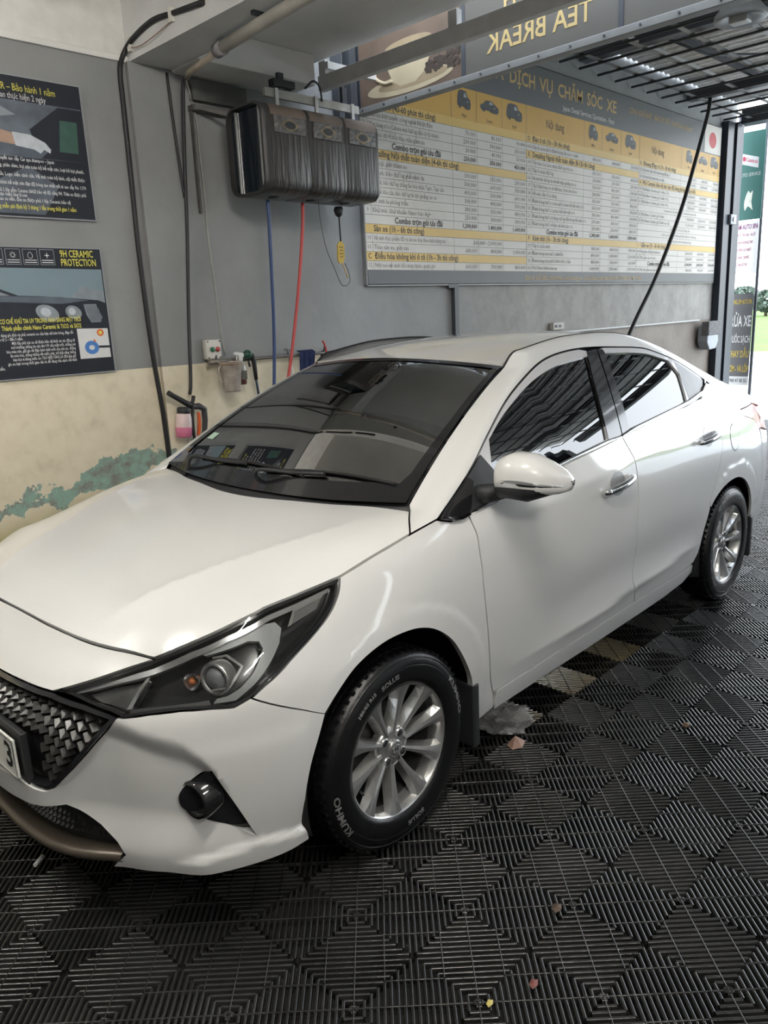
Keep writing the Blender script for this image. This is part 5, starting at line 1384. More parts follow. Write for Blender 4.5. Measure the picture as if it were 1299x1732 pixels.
# ------------------------------------------------------------------ wall posters
P_NAVY = mat('poster_navy_print', (0.018, 0.021, 0.030), 0.4, noise=0.15, nscale=6)
P_PHOTO = mat('poster_photo_grey', (0.12, 0.14, 0.17), 0.4, noise=0.35, nscale=9)
P_SKY = mat('poster_sky_print', (0.20, 0.27, 0.31), 0.4, noise=0.08, nscale=4)
P_YEL = mat('poster_yellow_ink', (0.72, 0.66, 0.12), 0.5, noise=0.03); P_WH = mat('poster_white_ink', (0.70, 0.70, 0.70), 0.5, noise=0.03)
P_SKIN = mat('poster_skin_print', (0.40, 0.27, 0.20), 0.45, noise=0.15, nscale=20); P_GLOVE = mat('poster_glove_print', (0.50, 0.53, 0.58), 0.45, noise=0.12, nscale=30)
P_CAR = mat('poster_dark_bodywork', (0.022, 0.026, 0.036), 0.35, noise=0.2, nscale=8); P_CAR2 = mat('poster_bodywork_sheen', (0.10, 0.12, 0.15), 0.4, noise=0.25, nscale=9)
P_MID = mat('poster_steel_grey', (0.26, 0.29, 0.32), 0.4, noise=0.15, nscale=15); P_BLUE = mat('poster_blue_sphere', (0.08, 0.22, 0.55), 0.4, noise=0.1, nscale=20); P_ORG = mat('poster_orange_sun', (0.70, 0.16, 0.05), 0.4, noise=0.1); P_GRN = mat('poster_green_print', (0.05, 0.11, 0.09), 0.4, noise=0.1)
def poster(label, x0, x1, z0, z1):
    t = thing('poster', label, 'poster', (x0, 1.893, z0))
    MB().box(0, x1 - x0, -.008, .006, 0, z1 - z0).build('panel', P_NAVY, t)
    mb = MB()
    for a, b_ in (((0, 0), (x1 - x0, 0)), ((0, z1 - z0), (x1 - x0, z1 - z0)), ((x1 - x0, 0), (x1 - x0, z1 - z0)), ((0, 0), (0, z1 - z0))): mb.bar((a[0], -.006, a[1]), (b_[0], -.006, b_[1]), .008, .006)
    mb.build('edge', mat('poster_edge_plastic', (0.30, 0.31, 0.33), 0.4, noise=0.05), t)
    return t, (lambda d=0.0: (lambda u, v: (u - x0, -.0095 - d, v - z0)))
pa, fa = poster('dark poster with gloved hand polishing a car, above the other poster', -.30, .650, 2.125, 2.777)
flat('photo_area', [(-.29, 2.40), (.640, 2.41), (.640, 2.665), (-.29, 2.665)], P_PHOTO, pa, fa())
flat('door_shadow', [(.40, 2.41), (.640, 2.41), (.640, 2.66), (.52, 2.66), (.36, 2.54)], P_NAVY, pa, fa(.0006))
flat('windscreen_print', [(-.29, 2.665), (.16, 2.665), (.30, 2.60), (.05, 2.55), (-.29, 2.60)], P_MID, pa, fa(.0006))
flat('panel_print', [(.50, 2.45), (.60, 2.45), (.61, 2.60), (.52, 2.60)], P_GRN, pa, fa(.0009))
flat('bodywork_print', [(-.29, 2.41), (.40, 2.41), (.46, 2.46), (.20, 2.475), (-.29, 2.52)], P_CAR2, pa, fa(.0008))
flat('arm', [(-.29, 2.57), (.10, 2.545), (.27, 2.515), (.28, 2.462), (.10, 2.475), (-.29, 2.49)], P_SKIN, pa, fa(.0012))
flat('glove', [(.27, 2.520), (.36, 2.515), (.43, 2.485), (.455, 2.455), (.45, 2.437), (.42, 2.452), (.40, 2.432), (.37, 2.448), (.28, 2.458)], P_GLOVE, pa, fa(.0014))
flat('sheen', [(.05, 2.14), (.38, 2.14), (.47, 2.28), (.33, 2.37), (.18, 2.30)], P_CAR2, pa, fa(.0004))
PP_ = pa
line('yellow_lettering', P_YEL, PP_, 'CERAMIC CAR – Bảo hành 1 năm', .516, 2.722, .046, fa(.0016), 'RIGHT', width=.45); line('white_lettering', P_WH, PP_, 'Thời gian thực hiện 2 ngày', .462, 2.683, .040, fa(.0016), 'RIGHT', width=.30)
for u, v, s in ((.462, 2.396, 'bằng bọt tuyết cao cấp Car spa shampoo – Japan'), (.615, 2.363, 'tẩy nhựa đường, phân chim, bụi sơn toàn bộ bề mặt sơn, loại bỏ bụi phanh,'), (.614, 2.322, 'tay nắm cửa, Logo, viền cánh cửa. Vệ sinh toàn bộ kính, nội thất được'), (.615, 2.283, 'đánh bóng, hiệu chỉnh bề mặt sơn đạt độ bóng cao nhất với xi cao cấp No 1170'),
                (.610, 2.248, 'phủ 2 lớp gồm Ceramic BASE bảo vệ độ cứng 9H. Thân xe được phủ'), (.30, 2.228, 'lớp TOP tạo hiệu ứng lá sen'), (.52, 2.206, 'nhựa, cao su viền, đèn xe được phủ 1 lớp Ceramic bảo vệ')):
    line('white_lettering', P_WH, PP_, s, u, v, .024, fa(.0016), 'RIGHT', width=.0073 * len(s), res=1, bold=.0003)
line('yellow_lettering', P_YEL, PP_, 'Bảo dưỡng miễn phí định kỳ 3 tháng 1 lần trong thời gian 1 năm', .546, 2.172, .028, fa(.0016), 'RIGHT', width=.46, bold=.0004)

pb, fb = poster('dark poster titled 9H CERAMIC PROTECTION just above the cream dado', -.30, .650, 1.331, 1.982)
flat('photo_area', [(-.29, 1.60), (.640, 1.60), (.640, 1.875), (-.29, 1.885)], P_SKY, pb, fb())
flat('building_print', [(.46, 1.74), (.50, 1.765), (.50, 1.785), (.56, 1.785), (.56, 1.77), (.640, 1.765), (.640, 1.70), (.46, 1.72)], P_MID, pb, fb(.0004))
flat('car_body_print', [(-.29, 1.80), (-.10, 1.80), (.06, 1.79), (.18, 1.745), (.30, 1.74), (.46, 1.728), (.60, 1.715), (.640, 1.70), (.640, 1.50), (.45, 1.46), (-.29, 1.46)], P_CAR, pb, fb(.0008))
flat('bonnet_sheen', [(-.29, 1.75), (.05, 1.745), (.40, 1.735), (.55, 1.715), (.40, 1.70), (.10, 1.715), (-.29, 1.70)], P_CAR2, pb, fb(.0010))
flat('side_window_print', [(-.29, 1.79), (-.10, 1.79), (.05, 1.78), (.14, 1.745), (-.29, 1.75)], P_MID, pb, fb(.0010))
for cx, rx, rz_ in ((.315, .062, .040), (.455, .045, .034)):
    flat('headlamp_print', ell(cx, 1.655, rx, rz_, 24, -.35), P_MID, pb, fb(.0012)); flat('headlamp_inner', ell(cx - .008, 1.66, rx * .45, rz_ * .55, 20, -.35), P_GLOVE, pb, fb(.0014))
flat('grille_print', [(.515, 1.695), (.585, 1.695), (.612, 1.625), (.60, 1.60), (.545, 1.60), (.525, 1.64)], P_MID, pb, fb(.0012))
mb = MB()
for k in range(9): mb.bar(fb(.0014)(.525 + k * .009, 1.69), fb(.0014)(.545 + k * .0075, 1.605), .002, .001, (0, 1, 0))
mb.build('grille_bars_print', P_CAR, pb)
for k in range(5):
    x0 = .318 - k * .086
    b_ = flat('icon_box', [(x0, 1.895), (x0 + .075, 1.895), (x0 + .075, 1.972), (x0, 1.972)], P_MID, pb, fb(.0006)); flat('icon_field', [(x0 + .003, 1.898), (x0 + .072, 1.898), (x0 + .072, 1.969), (x0 + .003, 1.969)], P_NAVY, b_, fb(.0009))
    mb = MB(); cx, cz = x0 + .037, 1.942
    if k == 0:
        for a in range(4): mb.add([fb(.0013)(cx + .016 * math.cos(a * PI / 2), cz + .016 * math.sin(a * PI / 2)), fb(.0013)(cx + .004 * math.cos(a * PI / 2 + .8), cz + .004 * math.sin(a * PI / 2 + .8)), fb(.0013)(cx, cz), fb(.0013)(cx + .004 * math.cos(a * PI / 2 - .8), cz + .004 * math.sin(a * PI / 2 - .8))], [(0, 1, 2, 3)])
    elif k == 2:
        mb.tube([fb(.0013)(cx + .009 * math.cos(a), cz + .009 * math.sin(a)) for a in np.linspace(0, 2 * PI, 13)], .0012, 4)
        for a in np.linspace(0, 2 * PI, 9)[:-1]: mb.bar(fb(.0013)(cx + .011 * math.cos(a), cz + .011 * math.sin(a)), fb(.0013)(cx + .016 * math.cos(a), cz + .016 * math.sin(a)), .002, .001, (0, 1, 0))
    else:
        mb.tube([fb(.0013)(cx + .012 * math.cos(a) * (1 - .3 * math.sin(a)), cz + .015 * math.sin(a)) for a in np.linspace(0, 2 * PI, 13)], .0013, 4)
    for j in range(2): mb.bar(fb(.0013)(x0 + .008, 1.918 - j * .011), fb(.0013)(x0 + .067, 1.918 - j * .011), .004, .001, (0, 1, 0))
    mb.build('icon_mark', P_WH, b_)
PP_ = pb
line('yellow_lettering', P_YEL, PP_, '9H CERAMIC', .423, 1.951, .050, fb(.0016), 'LEFT', width=.180, bold=.0006); line('yellow_lettering', P_YEL, PP_, 'PROTECTION', .423, 1.907, .050, fb(.0016), 'LEFT', width=.190, bold=.0006)
line('yellow_lettering', P_YEL, PP_, 'CƠ CHẾ KHỬ TIA UV TRONG ÁNH SÁNG MẶT TRỜI', .489, 1.618, .032, fb(.0018), 'RIGHT', width=.42, bold=.0006); line('yellow_lettering', P_YEL, PP_, 'Thành phần chính Nano Ceramic là TiO2 và SiO2', .487, 1.585, .031, fb(.0018), 'RIGHT', width=.415, bold=.0006)
for k, (u, s) in enumerate(((.436, 'Khi sử dụng gói dịch vụ phủ ceramic xe của bạn sẽ luôn bóng, đẹp tối'), (.17, 'thiểu từ 2 – đến 5 năm.'), (.440, 'Một lớp phủ sơn xe sẽ được bảo vệ khỏi các tác động từ'), (.440, 'môi trường chống tia cực tím UV của mặt trời, chống oxi'), (.438, 'hóa màu sơn, giữ gìn vẻ đẹp luôn tươi mới của sơn xe, chống'), (.436, 'ăn mòn hóa, chống những vết xước nhẹ, với khả năng chống'), (.434, 'bám bụi và kháng nước cao TẠO HIỆU ỨNG LÁ SEN giúp giữ'), (.436, 'gìn xe bạn trong thời gian dài và dễ dàng rửa sạch với thời'), (.06, 'gian tối thiểu.'))):
    line('white_lettering', P_WH, PP_, s, u, 1.552 - k * .0205, .021, fb(.0018), 'RIGHT', width=.0061 * len(s), res=1, bold=.0003)
ins = flat('diagram_box', [(.458, 1.410), (.633, 1.410), (.633, 1.565), (.458, 1.570)], P_WH, pb, fb(.0020))
flat('diagram_sun', ell(.588, 1.544, .020, .019), P_ORG, ins, fb(.0024)); flat('diagram_sun_core', ell(.588, 1.544, .010, .010), P_YEL, ins, fb(.0026)); flat('diagram_sphere', ell(.530, 1.467, .040, .036), P_BLUE, ins, fb(.0024)); flat('diagram_core', ell(.530, 1.467, .016, .013), P_WH, ins, fb(.0026))
flat('diagram_arrow', [(.545, 1.515), (.560, 1.498), (.545, 1.495)], P_ORG, ins, fb(.0024)); flat('diagram_bar', [(.570, 1.463), (.633, 1.461), (.633, 1.473), (.570, 1.475)], P_NAVY, ins, fb(.0024))
# ------------------------------------------------------------------ hose reel box
REELM = mat('streaked_film_cover', (0.045, 0.040, 0.036), 0.30, noise=0.0, dark=(0.026, 0.024, 0.022), nscale=6, bump=0.7, bscale=5, stretch=(9, 1, .7))
REELT = mat('dusty_brown_reel_top', (0.135, 0.105, 0.085), 0.55, noise=0.15, nscale=8)
reel = thing('hose_reel_box', 'black triple hose reel box wrapped in film hanging from the ceiling beam', 'reel', (1.46, 1.55, 2.50))
def rrect(hy, hz, r, n=7):
    out = []
    for cy, cz, a0 in ((hy - r, hz - r, 0), (-hy + r, hz - r, PI / 2), (-hy + r, -hz + r, PI), (hy - r, -hz + r, 1.5 * PI)):
        out += [(cy + r * math.cos(a0 + PI / 2 * k / n), cz + r * math.sin(a0 + PI / 2 * k / n)) for k in range(n + 1)]
    return out
RP_ = rrect(.165, .235, .07)
for k in range(3):
    x0 = .02 + k * .285; x1 = x0 + .279
    mb = MB(); secs = [(x0 - .002, .985), (x0 + .012, 1.0), (x1 - .012, 1.0), (x1 + .002, .985)]; n = len(RP_)
    mb.add([(x, y * s, z * s) for x, s in secs for y, z in RP_], [(i * n + j, i * n + (j + 1) % n, (i + 1) * n + (j + 1) % n, (i + 1) * n + j) for i in range(3) for j in range(n)], True)
    mb.add([(x1, y * .97, z * .97) for y, z in RP_], [tuple(range(n))]); mb.add([(x0, y * .97, z * .97) for y, z in RP_], [tuple(reversed(range(n)))])
    dr = mb.build('reel_drum', REELM, reel)
    MB().add([(x0 + .010, -.168, .135), (x0 + .010, -.1675, .20), (x0 + .268, -.1675, .20), (x0 + .268, -.168, .135)], [(0, 1, 2, 3)])
    bd = MB().box(x0 + .03, x0 + .255, -.173, -.163, .075, .165).build('badge_plate', mat('creased_clear_film', (0.10, 0.095, 0.09), 0.2, coat=0.5, noise=0.5, nscale=30, bump=0.6, bscale=40), dr, bevel=.006)
    mb = MB(); mb.add([(x0 + .14 + .055 * math.cos(a) * (1 + .12 * math.cos(4 * a)), -.1745, .120 + .030 * math.sin(a) * (1 + .12 * math.cos(4 * a))) for a in np.linspace(0, 2 * PI, 29)[:-1]], [tuple(range(28))])
    mb.build('badge_emblem', mat('dull_gold_badge', (0.20, 0.16, 0.10), 0.35, metal=0.5, noise=0.3, nscale=50), bd)
    mb = MB(); mb.add([(x0 + .14 + .040 * math.cos(a), -.1752, .120 + .020 * math.sin(a)) for a in np.linspace(0, 2 * PI, 25)[:-1]], [tuple(range(24))]); mb.build('badge_field', MATBLK, bd)
    # dusty upper edge
    tp = [(y, z) for y, z in RP_ if z > .10]
    mb = MB(); P_ = [(y * 1.004, z * 1.004) for y, z in tp]
    m_ = len(P_); mb.add([(x, y, z) for x in (x0 + .010, x1 - .010) for y, z in P_], [(j, j + 1, m_ + j + 1, m_ + j) for j in range(m_ - 1)], True); mb.build('dusty_lid', REELT, dr)
    MB().lathe([(.0, -.24), (.030, -.24), (.035, -.232), (.035, -.22)], 16, loc=(x0 + .12, 0, 0)).build('hose_outlet', MATBLK, dr)
    if k < 2: pass
n = len(RP_); mb = MB(); mb.add([(x, y * s, z * s) for x, s in ((-.035, 1.0), (.02, 1.0)) for y, z in RP_], [(j, (j + 1) % n, n + (j + 1) % n, n + j) for j in range(n)], True)
RI = [(y * .93, z * .95) for y, z in RP_]; mb.add([(-.035, y, z) for y, z in RP_] + [(-.035, y, z) for y, z in RI] + [(-.005, y, z) for y, z in RI], [(j, (j + 1) % n, n + (j + 1) % n, n + j) for j in range(n)] + [(n + j, n + (j + 1) % n, 2 * n + (j + 1) % n, 2 * n + j) for j in range(n)])
mb.build('end_frame', mat('charcoal_end_frame', (0.035, 0.034, 0.034), 0.45, noise=0.1), reel)
mb = MB(); mb.add([(-.004, y, z) for y, z in RI], [tuple(range(n))]); ep = mb.build('end_panel', mat('blue_black_end_panel', (0.008, 0.012, 0.018), 0.15, coat=0.5, noise=0.1), reel)
for y, w_ in ((.100, .006), (-.118, .009)): MB().box(-.016, -.006, y - w_, y + w_, -.215, .215).build('chrome_bar', SATIN, ep)
rl = MB().box(.12, .86, -.02, .0, .30, .345).build('mounting_rail', mat('galvanised_rail', (0.42, 0.41, 0.38), 0.4, metal=0.4, noise=0.2, nscale=14), reel)
for x in (.20, .50, .80): 
    b_ = MB().box(x - .012, x + .012, -.028, -.018, .245, .35).build('rail_bracket', SATIN, rl)
    MB().box(x - .012, x + .012, -.02, .05, .232, .242).build('bracket_foot', SATIN, rl)
for x in (.25, .75): MB().box(x - .02, x + .02, -.012, .012, .34, .44).build('ceiling_hanger', STEELD, rl)
MB().tube(spl([(.42, -.02, .38), (.46, -.05, .42), (.52, -.04, .40), (.55, -.02, .33)], 4), .006, 6).build('cable_loop', MATBLK, rl)
MB().box(.18, .34, -.03, .02, .36, .40).build('junction_block', MATBLK, rl, bevel=.004)

def hose(name, label, cat, pts, r, m, n=8, group=None):
    o = MB().tube(spl(pts, 6), r, n).build(name, m); tag(o, label, cat, group); return o
HB = mat('blue_air_hose_rubber', (0.025, 0.055, 0.16), 0.4, noise=0.1); HR = mat('red_air_hose_rubber', (0.48, 0.05, 0.045), 0.4, noise=0.1)
KB = mat('black_cable_rubber', (0.014, 0.014, 0.015), 0.5, noise=0.15); KG = mat('dirty_grey_wire', (0.32, 0.31, 0.28), 0.5, noise=0.2)
hose('air_hose', 'blue hose hanging straight down from the reel box', 'hose', [(1.579, 1.58, 2.252), (1.578, 1.58, 2.147), (1.568, 1.58, 1.88), (1.554, 1.58, 1.571), (1.534, 1.58, 1.326), (1.50, 1.58, 1.05), (1.46, 1.62, .6)], .0105, HB)
hose('air_hose', 'red hose hanging from the middle of the reel box', 'hose', [(1.845, 1.58, 2.252), (1.835, 1.58, 2.126), (1.793, 1.58, 1.883), (1.733, 1.58, 1.601), (1.663, 1.58, 1.317), (1.60, 1.58, 1.10), (1.55, 1.62, .7)], .010, HR)
hose('thin_wire', 'thin grey wire looping below the reel box to the yellow tag', 'wire', [(1.991, 1.6, 2.275), (2.003, 1.6, 2.136), (2.035, 1.6, 1.995), (2.096, 1.6, 1.869), (2.146, 1.6, 1.777), (2.193, 1.6, 1.766), (2.228, 1.6, 1.799), (2.215, 1.6, 1.86), (2.19, 1.6, 1.905)], .0028, mat('thin_dark_wire', (0.08, 0.08, 0.08), 0.5, noise=0.1), 6)
pt = thing('pull_tag', 'yellow tag on a black pull cord under the reel box', 'tag', (2.16, 1.6, 2.04))
MB().tube([(0, 0, .20), (.002, 0, .10), (.004, 0, .0)], .0055, 6).build('cord', KB, pt)
MB().lathe([(.0, .214), (.025, .210), (.032, .190), (.022, .160), (.010, .150)], 16).build('cord_stop', MATBLK, pt)
tg = MB().prism([(-.028, -.02), (-.010, .0), (.010, .0), (.030, -.02), (.028, -.105), (.010, -.135), (-.022, -.135), (-.034, -.11)], lambda u, v, d: (u, d, v), -.004, .004).build('plate', mat('yellow_plastic_tag', (0.50, 0.34, 0.05), 0.5, noise=0.15, nscale=30), pt)
mb = MB()
for k, w_ in enumerate((.018, .014, .018, .012)): mb.bar((-w_, -.0052, -.035 - k * .02), (w_, -.0052, -.035 - k * .02), .006, .001, (0, 1, 0))
mb.build('print', mat('brown_tag_print', (0.20, 0.12, 0.02), 0.6, noise=0.1), tg)
MB().tube([(.008, 0, -.135), (.03, 0, -.18), (.05, 0, -.225)], .005, 6).build('pale_lead', mat('amber_lead', (0.55, 0.38, 0.18), 0.5, noise=0.1), pt)

# ------------------------------------------------------------------ cables and conduits
cb = thing('wall_cable', 'thick black cable clipped down the pilaster edge and over the beam', 'cable', (.90, 1.884, 0))
pts = [(.245, -.72, 3.03), (.045, -.50, 3.045), (.04, -.30, 3.062), (.04, -.10, 3.035), (.03, -.01, 2.99), (-.005, 0, 2.90), (-.01, 0, 2.713), (-.015, 0, 2.358), (-.02, 0, 1.926), (-.008, 0, 1.404), (.012, 0, 1.095), (.020, 0, .793), (.03, 0, .3), (.03, 0, .0)]
pts[0] = (.04, -.75, 3.02)
MB().tube(spl(pts, 5), .0135, 8).build('cable', KB, cb)
for y, z in ((-.47, 3.045), (-.05, 3.015)):
    MB().box(.030, .055, y - .012, y + .012, z - .035, z + .03).build('cable_clip', mat('white_cable_clip', (0.6, 0.58, 0.52), 0.5, noise=0.1), cb)
MB().tube(spl([(.045, -.47, 3.02), (.03, -.30, 2.985), (.035, -.15, 2.98), (.04, -.05, 3.0)], 4), .003, 5).build('thin_lead', mat('brown_thin_lead', (0.3, 0.2, 0.15), 0.5, noise=0.1), cb)
hose('water_line', 'black hose dropping down the wall to the foam sprayer', 'hose', [(1.255, 1.845, 2.90), (1.243, 1.84, 2.819), (1.212, 1.84, 2.508), (1.176, 1.84, 2.06), (1.134, 1.84, 1.662), (1.104, 1.83, 1.39), (1.075, 1.81, 1.22), (1.050, 1.79, 1.165)], .0105, KB)
hose('wall_lead', 'slim black lead slanting down the pilaster to the water line', 'cable', [(1.160, 1.855, 2.92), (1.169, 1.855, 2.689), (1.179, 1.852, 2.475), (1.189, 1.848, 2.271)], .008, KB)
hose('control_wire', 'pale control wire running down the grey wall to the bucket rack', 'wire', [(1.30, 1.885, 2.93), (1.341, 1.885, 2.712), (1.345, 1.885, 2.523), (1.352, 1.885, 2.298), (1.345, 1.885, 2.10), (1.360, 1.885, 1.796), (1.368, 1.88, 1.516), (1.374, 1.86, 1.37)], .0048, KG, 6)
cd = thing('conduit_pipe', 'dirty grey plastic conduit pipe slung under the cross beam', 'pipe', (1.09, 0, 2.9))
MB().tube([(.165, 1.80, .0), (.125, 1.72, .0), (.045, 1.28, .0)], .017, 10).build('thin_pipe', mat('rusty_conduit', (0.34, 0.29, 0.23), 0.6, noise=0.25, nscale=10), cd)
MB().tube([(.045, 1.30, .0), (.0, .91, .0), (-.035, .56, .0), (-.14, -.60, .0), (-.35, -3.2, .0)], .030, 12).build('thick_pipe', mat('grey_plastic_pipe', (0.40, 0.38, 0.34), 0.55, noise=0.15, nscale=7), cd)
MB().tube([(.051, 1.34, 0), (.043, 1.27, .0)], .035, 14).build('coupling', mat('dark_coupling', (0.25, 0.24, 0.25), 0.5, noise=0.1), cd)
for y in (.9, -.8): MB().box(-.05 - .12 * (.9 - y), .04 - .12 * (.9 - y), y - .012, y + .012, .028, .045).build('pipe_clip', STEELD, cd)
# grimy bracket plates on the wall beside the reel box
br = thing('wall_bracket', 'grimy steel bracket frame fixed to the wall beside the reel box', 'bracket', (1.42, 1.86, 2.75))
MB().box(-.12, .20, -.02, .035, .0, .03).build('top_bar', mat('grimy_steel', (0.10, 0.095, 0.09), 0.6, noise=0.3, nscale=20), br); MB().box(-.115, -.103, .01, .035, -.55, .0).build('leg', mat('grimy_steel', (0.10, 0.095, 0.09)), br)
MB().box(-.10, .28, .0, .038, .06, .17).build('plate', mat('grimy_plate', (0.11, 0.11, 0.105), 0.6, noise=0.25, nscale=12), br); MB().bar((-.10, -.01, .02), (.14, -.20, -.06), .02, .02).build('stay', mat('grimy_steel', (0.10, 0.095, 0.09)), br)

# ------------------------------------------------------------------ switch, rack and what hangs on it
swb = thing('switch_box', 'white switch box with a green and a red push button', 'switch', (1.282, 1.885, 1.41))
MB().box(-.052, .052, -.045, .012, -.058, .058).build('housing', mat('white_switch_plastic', (0.66, 0.64, 0.58), 0.45, noise=0.08, nscale=30), swb, bevel=.006)
for x, m_, nm in ((-.014, mat('green_button', (0.03, 0.16, 0.09), 0.35, noise=0.05), 'green_button'), (.024, mat('red_button', (0.42, 0.06, 0.05), 0.35, noise=0.05), 'red_button')):
    b_ = MB().lathe([(.0, .060), (.012, .058), (.014, .050), (.014, .045)], 20, axis='y', loc=(x, 0, 0)).build(nm, m_, swb); MB().lathe([(.015, .0455), (.0185, .049), (.0185, .045)], 20, axis='y', loc=(x, 0, 0)).build('bezel', SATIN, b_)
for x in (-.042, .042):
    for z in (-.048, .048): MB().cyl((x, -.045, z), (x, -.048, z), .0045, 10).build('screw', MATBLK, swb)
rack = thing('pipe_rack', 'grey galvanised pipe rail fixed along the top of the cream dado', 'rail', (1.23, 1.84, 1.335))
MB().cyl((0, 0, 0), (1.75, 0, -.004), .011, 10).build('rail', mat('worn_galvanised_pipe', (0.22, 0.21, 0.20), 0.4, metal=0.5, noise=0.2), rack)
MB().cyl((-.01, -.02, .0), (.20, -.02, .0), .016, 10).build('thick_sleeve', mat('rusty_sleeve', (0.22, 0.20, 0.17), 0.5, metal=0.3, noise=0.3, nscale=30), rack)
for x in (.05, .62, .93, 1.5): MB().tube([(x, .06, 0), (x, .02, .004), (x, -.012, .014), (x, -.02, .04)], .006, 6).build('hook', STEELD, rack)
SH = mat('grimy_frosted_plastic', (0.42, 0.37, 0.33), 0.4, noise=0.3, nscale=18)
cup = thing('plastic_bucket', 'grimy frosted plastic measuring bucket hung on the rail', 'bucket', (1.322, 1.745, 1.155))
MB().lathe([(.0, .0), (.050, .0), (.053, .01), (.068, .175), (.074, .180), (.070, .180), (.060, .14), (.048, .012), (.0, .008)], 28).build('body', SH, cup)
MB().tube(spl([(-.062, 0, .17), (-.085, 0, .13), (-.075, 0, .07), (-.058, 0, .06)], 4), .006, 6).build('handle', SH, cup); MB().lathe([(.066, .160), (.071, .165), (.071, .172), (.067, .175)], 28).build('rim_band', mat('brown_residue', (0.28, 0.20, 0.14), 0.5, noise=0.3), cup)
spb = thing('spray_bottle', 'clear spray bottle with dark red liquid and white trigger head', 'bottle', (1.430, 1.785, 1.187))
MB().lathe([(.0, .0), (.026, .0), (.028, .006), (.029, .075)], 20).build('liquid', mat('dark_red_liquid', (0.10, 0.035, 0.03), 0.25, coat=0.5, noise=0.2), spb)
MB().lathe([(.029, .075), (.029, .105), (.024, .125), (.012, .138), (.012, .145)], 20).build('shoulder', mat('clear_bottle_plastic', (0.38, 0.37, 0.35), 0.2, coat=0.5, noise=0.15, nscale=30), spb)
MB().box(-.020, .020, -.0295, -.0275, .03, .085).build('label', mat('dark_bottle_label', (0.12, 0.12, 0.10), 0.5, noise=0.5, nscale=60), spb)
hd_ = MB().prism([(-.012, .143), (.012, .143), (.014, .165), (.026, .172), (.022, .190), (-.030, .200), (-.046, .196), (-.046, .182), (-.018, .176)], lambda u, v, d: (u, d, v), -.010, .010).build('trigger_head', mat('white_trigger_plastic', (0.72, 0.72, 0.70), 0.4, noise=0.05), spb, bevel=.003)
MB().tube([(-.020, 0, .178), (-.030, 0, .160), (-.026, 0, .145)], .004, 6).build('trigger', mat('white_trigger_plastic', (0.72, 0.72, 0.70)), hd_)
gun = thing('hose_nozzle', 'dark green garden hose nozzle hooked over the rail', 'nozzle', (1.50, 1.79, 1.365))
GRN = mat('dark_green_plastic', (0.02, 0.07, 0.05), 0.4, noise=0.15)
MB().lathe([(.0, .0), (.026, .0), (.030, -.006), (.030, -.024), (.020, -.034), (.016, -.05)], 20, axis='x', loc=(-.045 + .05, 0, 0)).build('spray_head', GRN, gun)
MB().tube([(.0, 0, 0), (.022, 0, -.006), (.034, 0, -.04), (.038, 0, -.10), (.040, 0, -.16)], [.014, .016, .016, .014, .012], 10).build('grip', mat('black_grip_rubber', (0.018, 0.018, 0.018), 0.5, noise=0.1), gun)
MB().tube([(-.002, 0, -.02), (-.006, 0, -.05), (.000, 0, -.075)], .007, 6).build('lever', MATBLK, gun)
MB().tube(spl([(.040, 0, -.16), (.046, 0, -.22), (.066, .02, -.33), (.07, .02, -.8)], 4), .008, 8).build('hose_tail', mat('teal_hose', (0.05, 0.09, 0.12), 0.4, noise=0.1), gun)
hk = thing('hung_brush', 'grey curved hook with pale brush hung on the rail between the hoses', 'hook', (1.825, 1.80, 1.33))
MB().tube(spl([(-.03, 0, .045), (-.012, 0, .05), (.002, 0, .02), (.006, 0, -.02), (.010, 0, -.07)], 4), [.007] * 17, 8).build('hook_arm', mat('grey_hook', (0.18, 0.18, 0.18), 0.4, metal=0.4, noise=0.1), hk); MB().tube([(.010, 0, -.05), (.022, 0, -.16)], [.012, .022], 10).build('brush_head', mat('pale_brush', (0.55, 0.52, 0.45), 0.6, noise=0.1), hk)
tw = np.zeros((20, 13, 3))
for i in range(20):
    for j in range(13):
        u = i / 19; v = j / 12; s_ = v * .30
        y = -.018 - .010 * math.sin(u * 19) * (.4 + v) ; z = -.0 - s_
        if v < .1: y = .0 - .03 * math.sin(v / .1 * PI / 2); z = .015 * math.cos(v / .1 * PI / 2)
        tw[i, j] = ((u - .5) * (.135 - .015 * v) + .004 * math.sin(v * 9), y, z)
twl = obj('towel', mesh_n('towel', grid_data(tw)), mat('navy_towel_cloth', (0.012, 0.022, 0.075), 0.9, noise=0.25, nscale=60, bump=0.5, bscale=90), None, (1.99, 1.835, 1.345))
md = twl.modifiers.new('thick', 'SOLIDIFY'); md.thickness = .004; tag(twl, 'navy blue towel draped over the pipe rail', 'towel')
rt_ = thing('red_hook', 'small red hose end sticking up from the rail by the towel', 'hose', (2.135, 1.785, 1.33))
MB().tube(spl([(-.02, 0, .085), (-.008, 0, .07), (.006, 0, .03), (.010, 0, -.01)], 4), .007, 8).build('red_end', HR, rt_); MB().box(-.03, .03, -.015, .02, -.03, .0).build('clip', MATBLK, rt_)

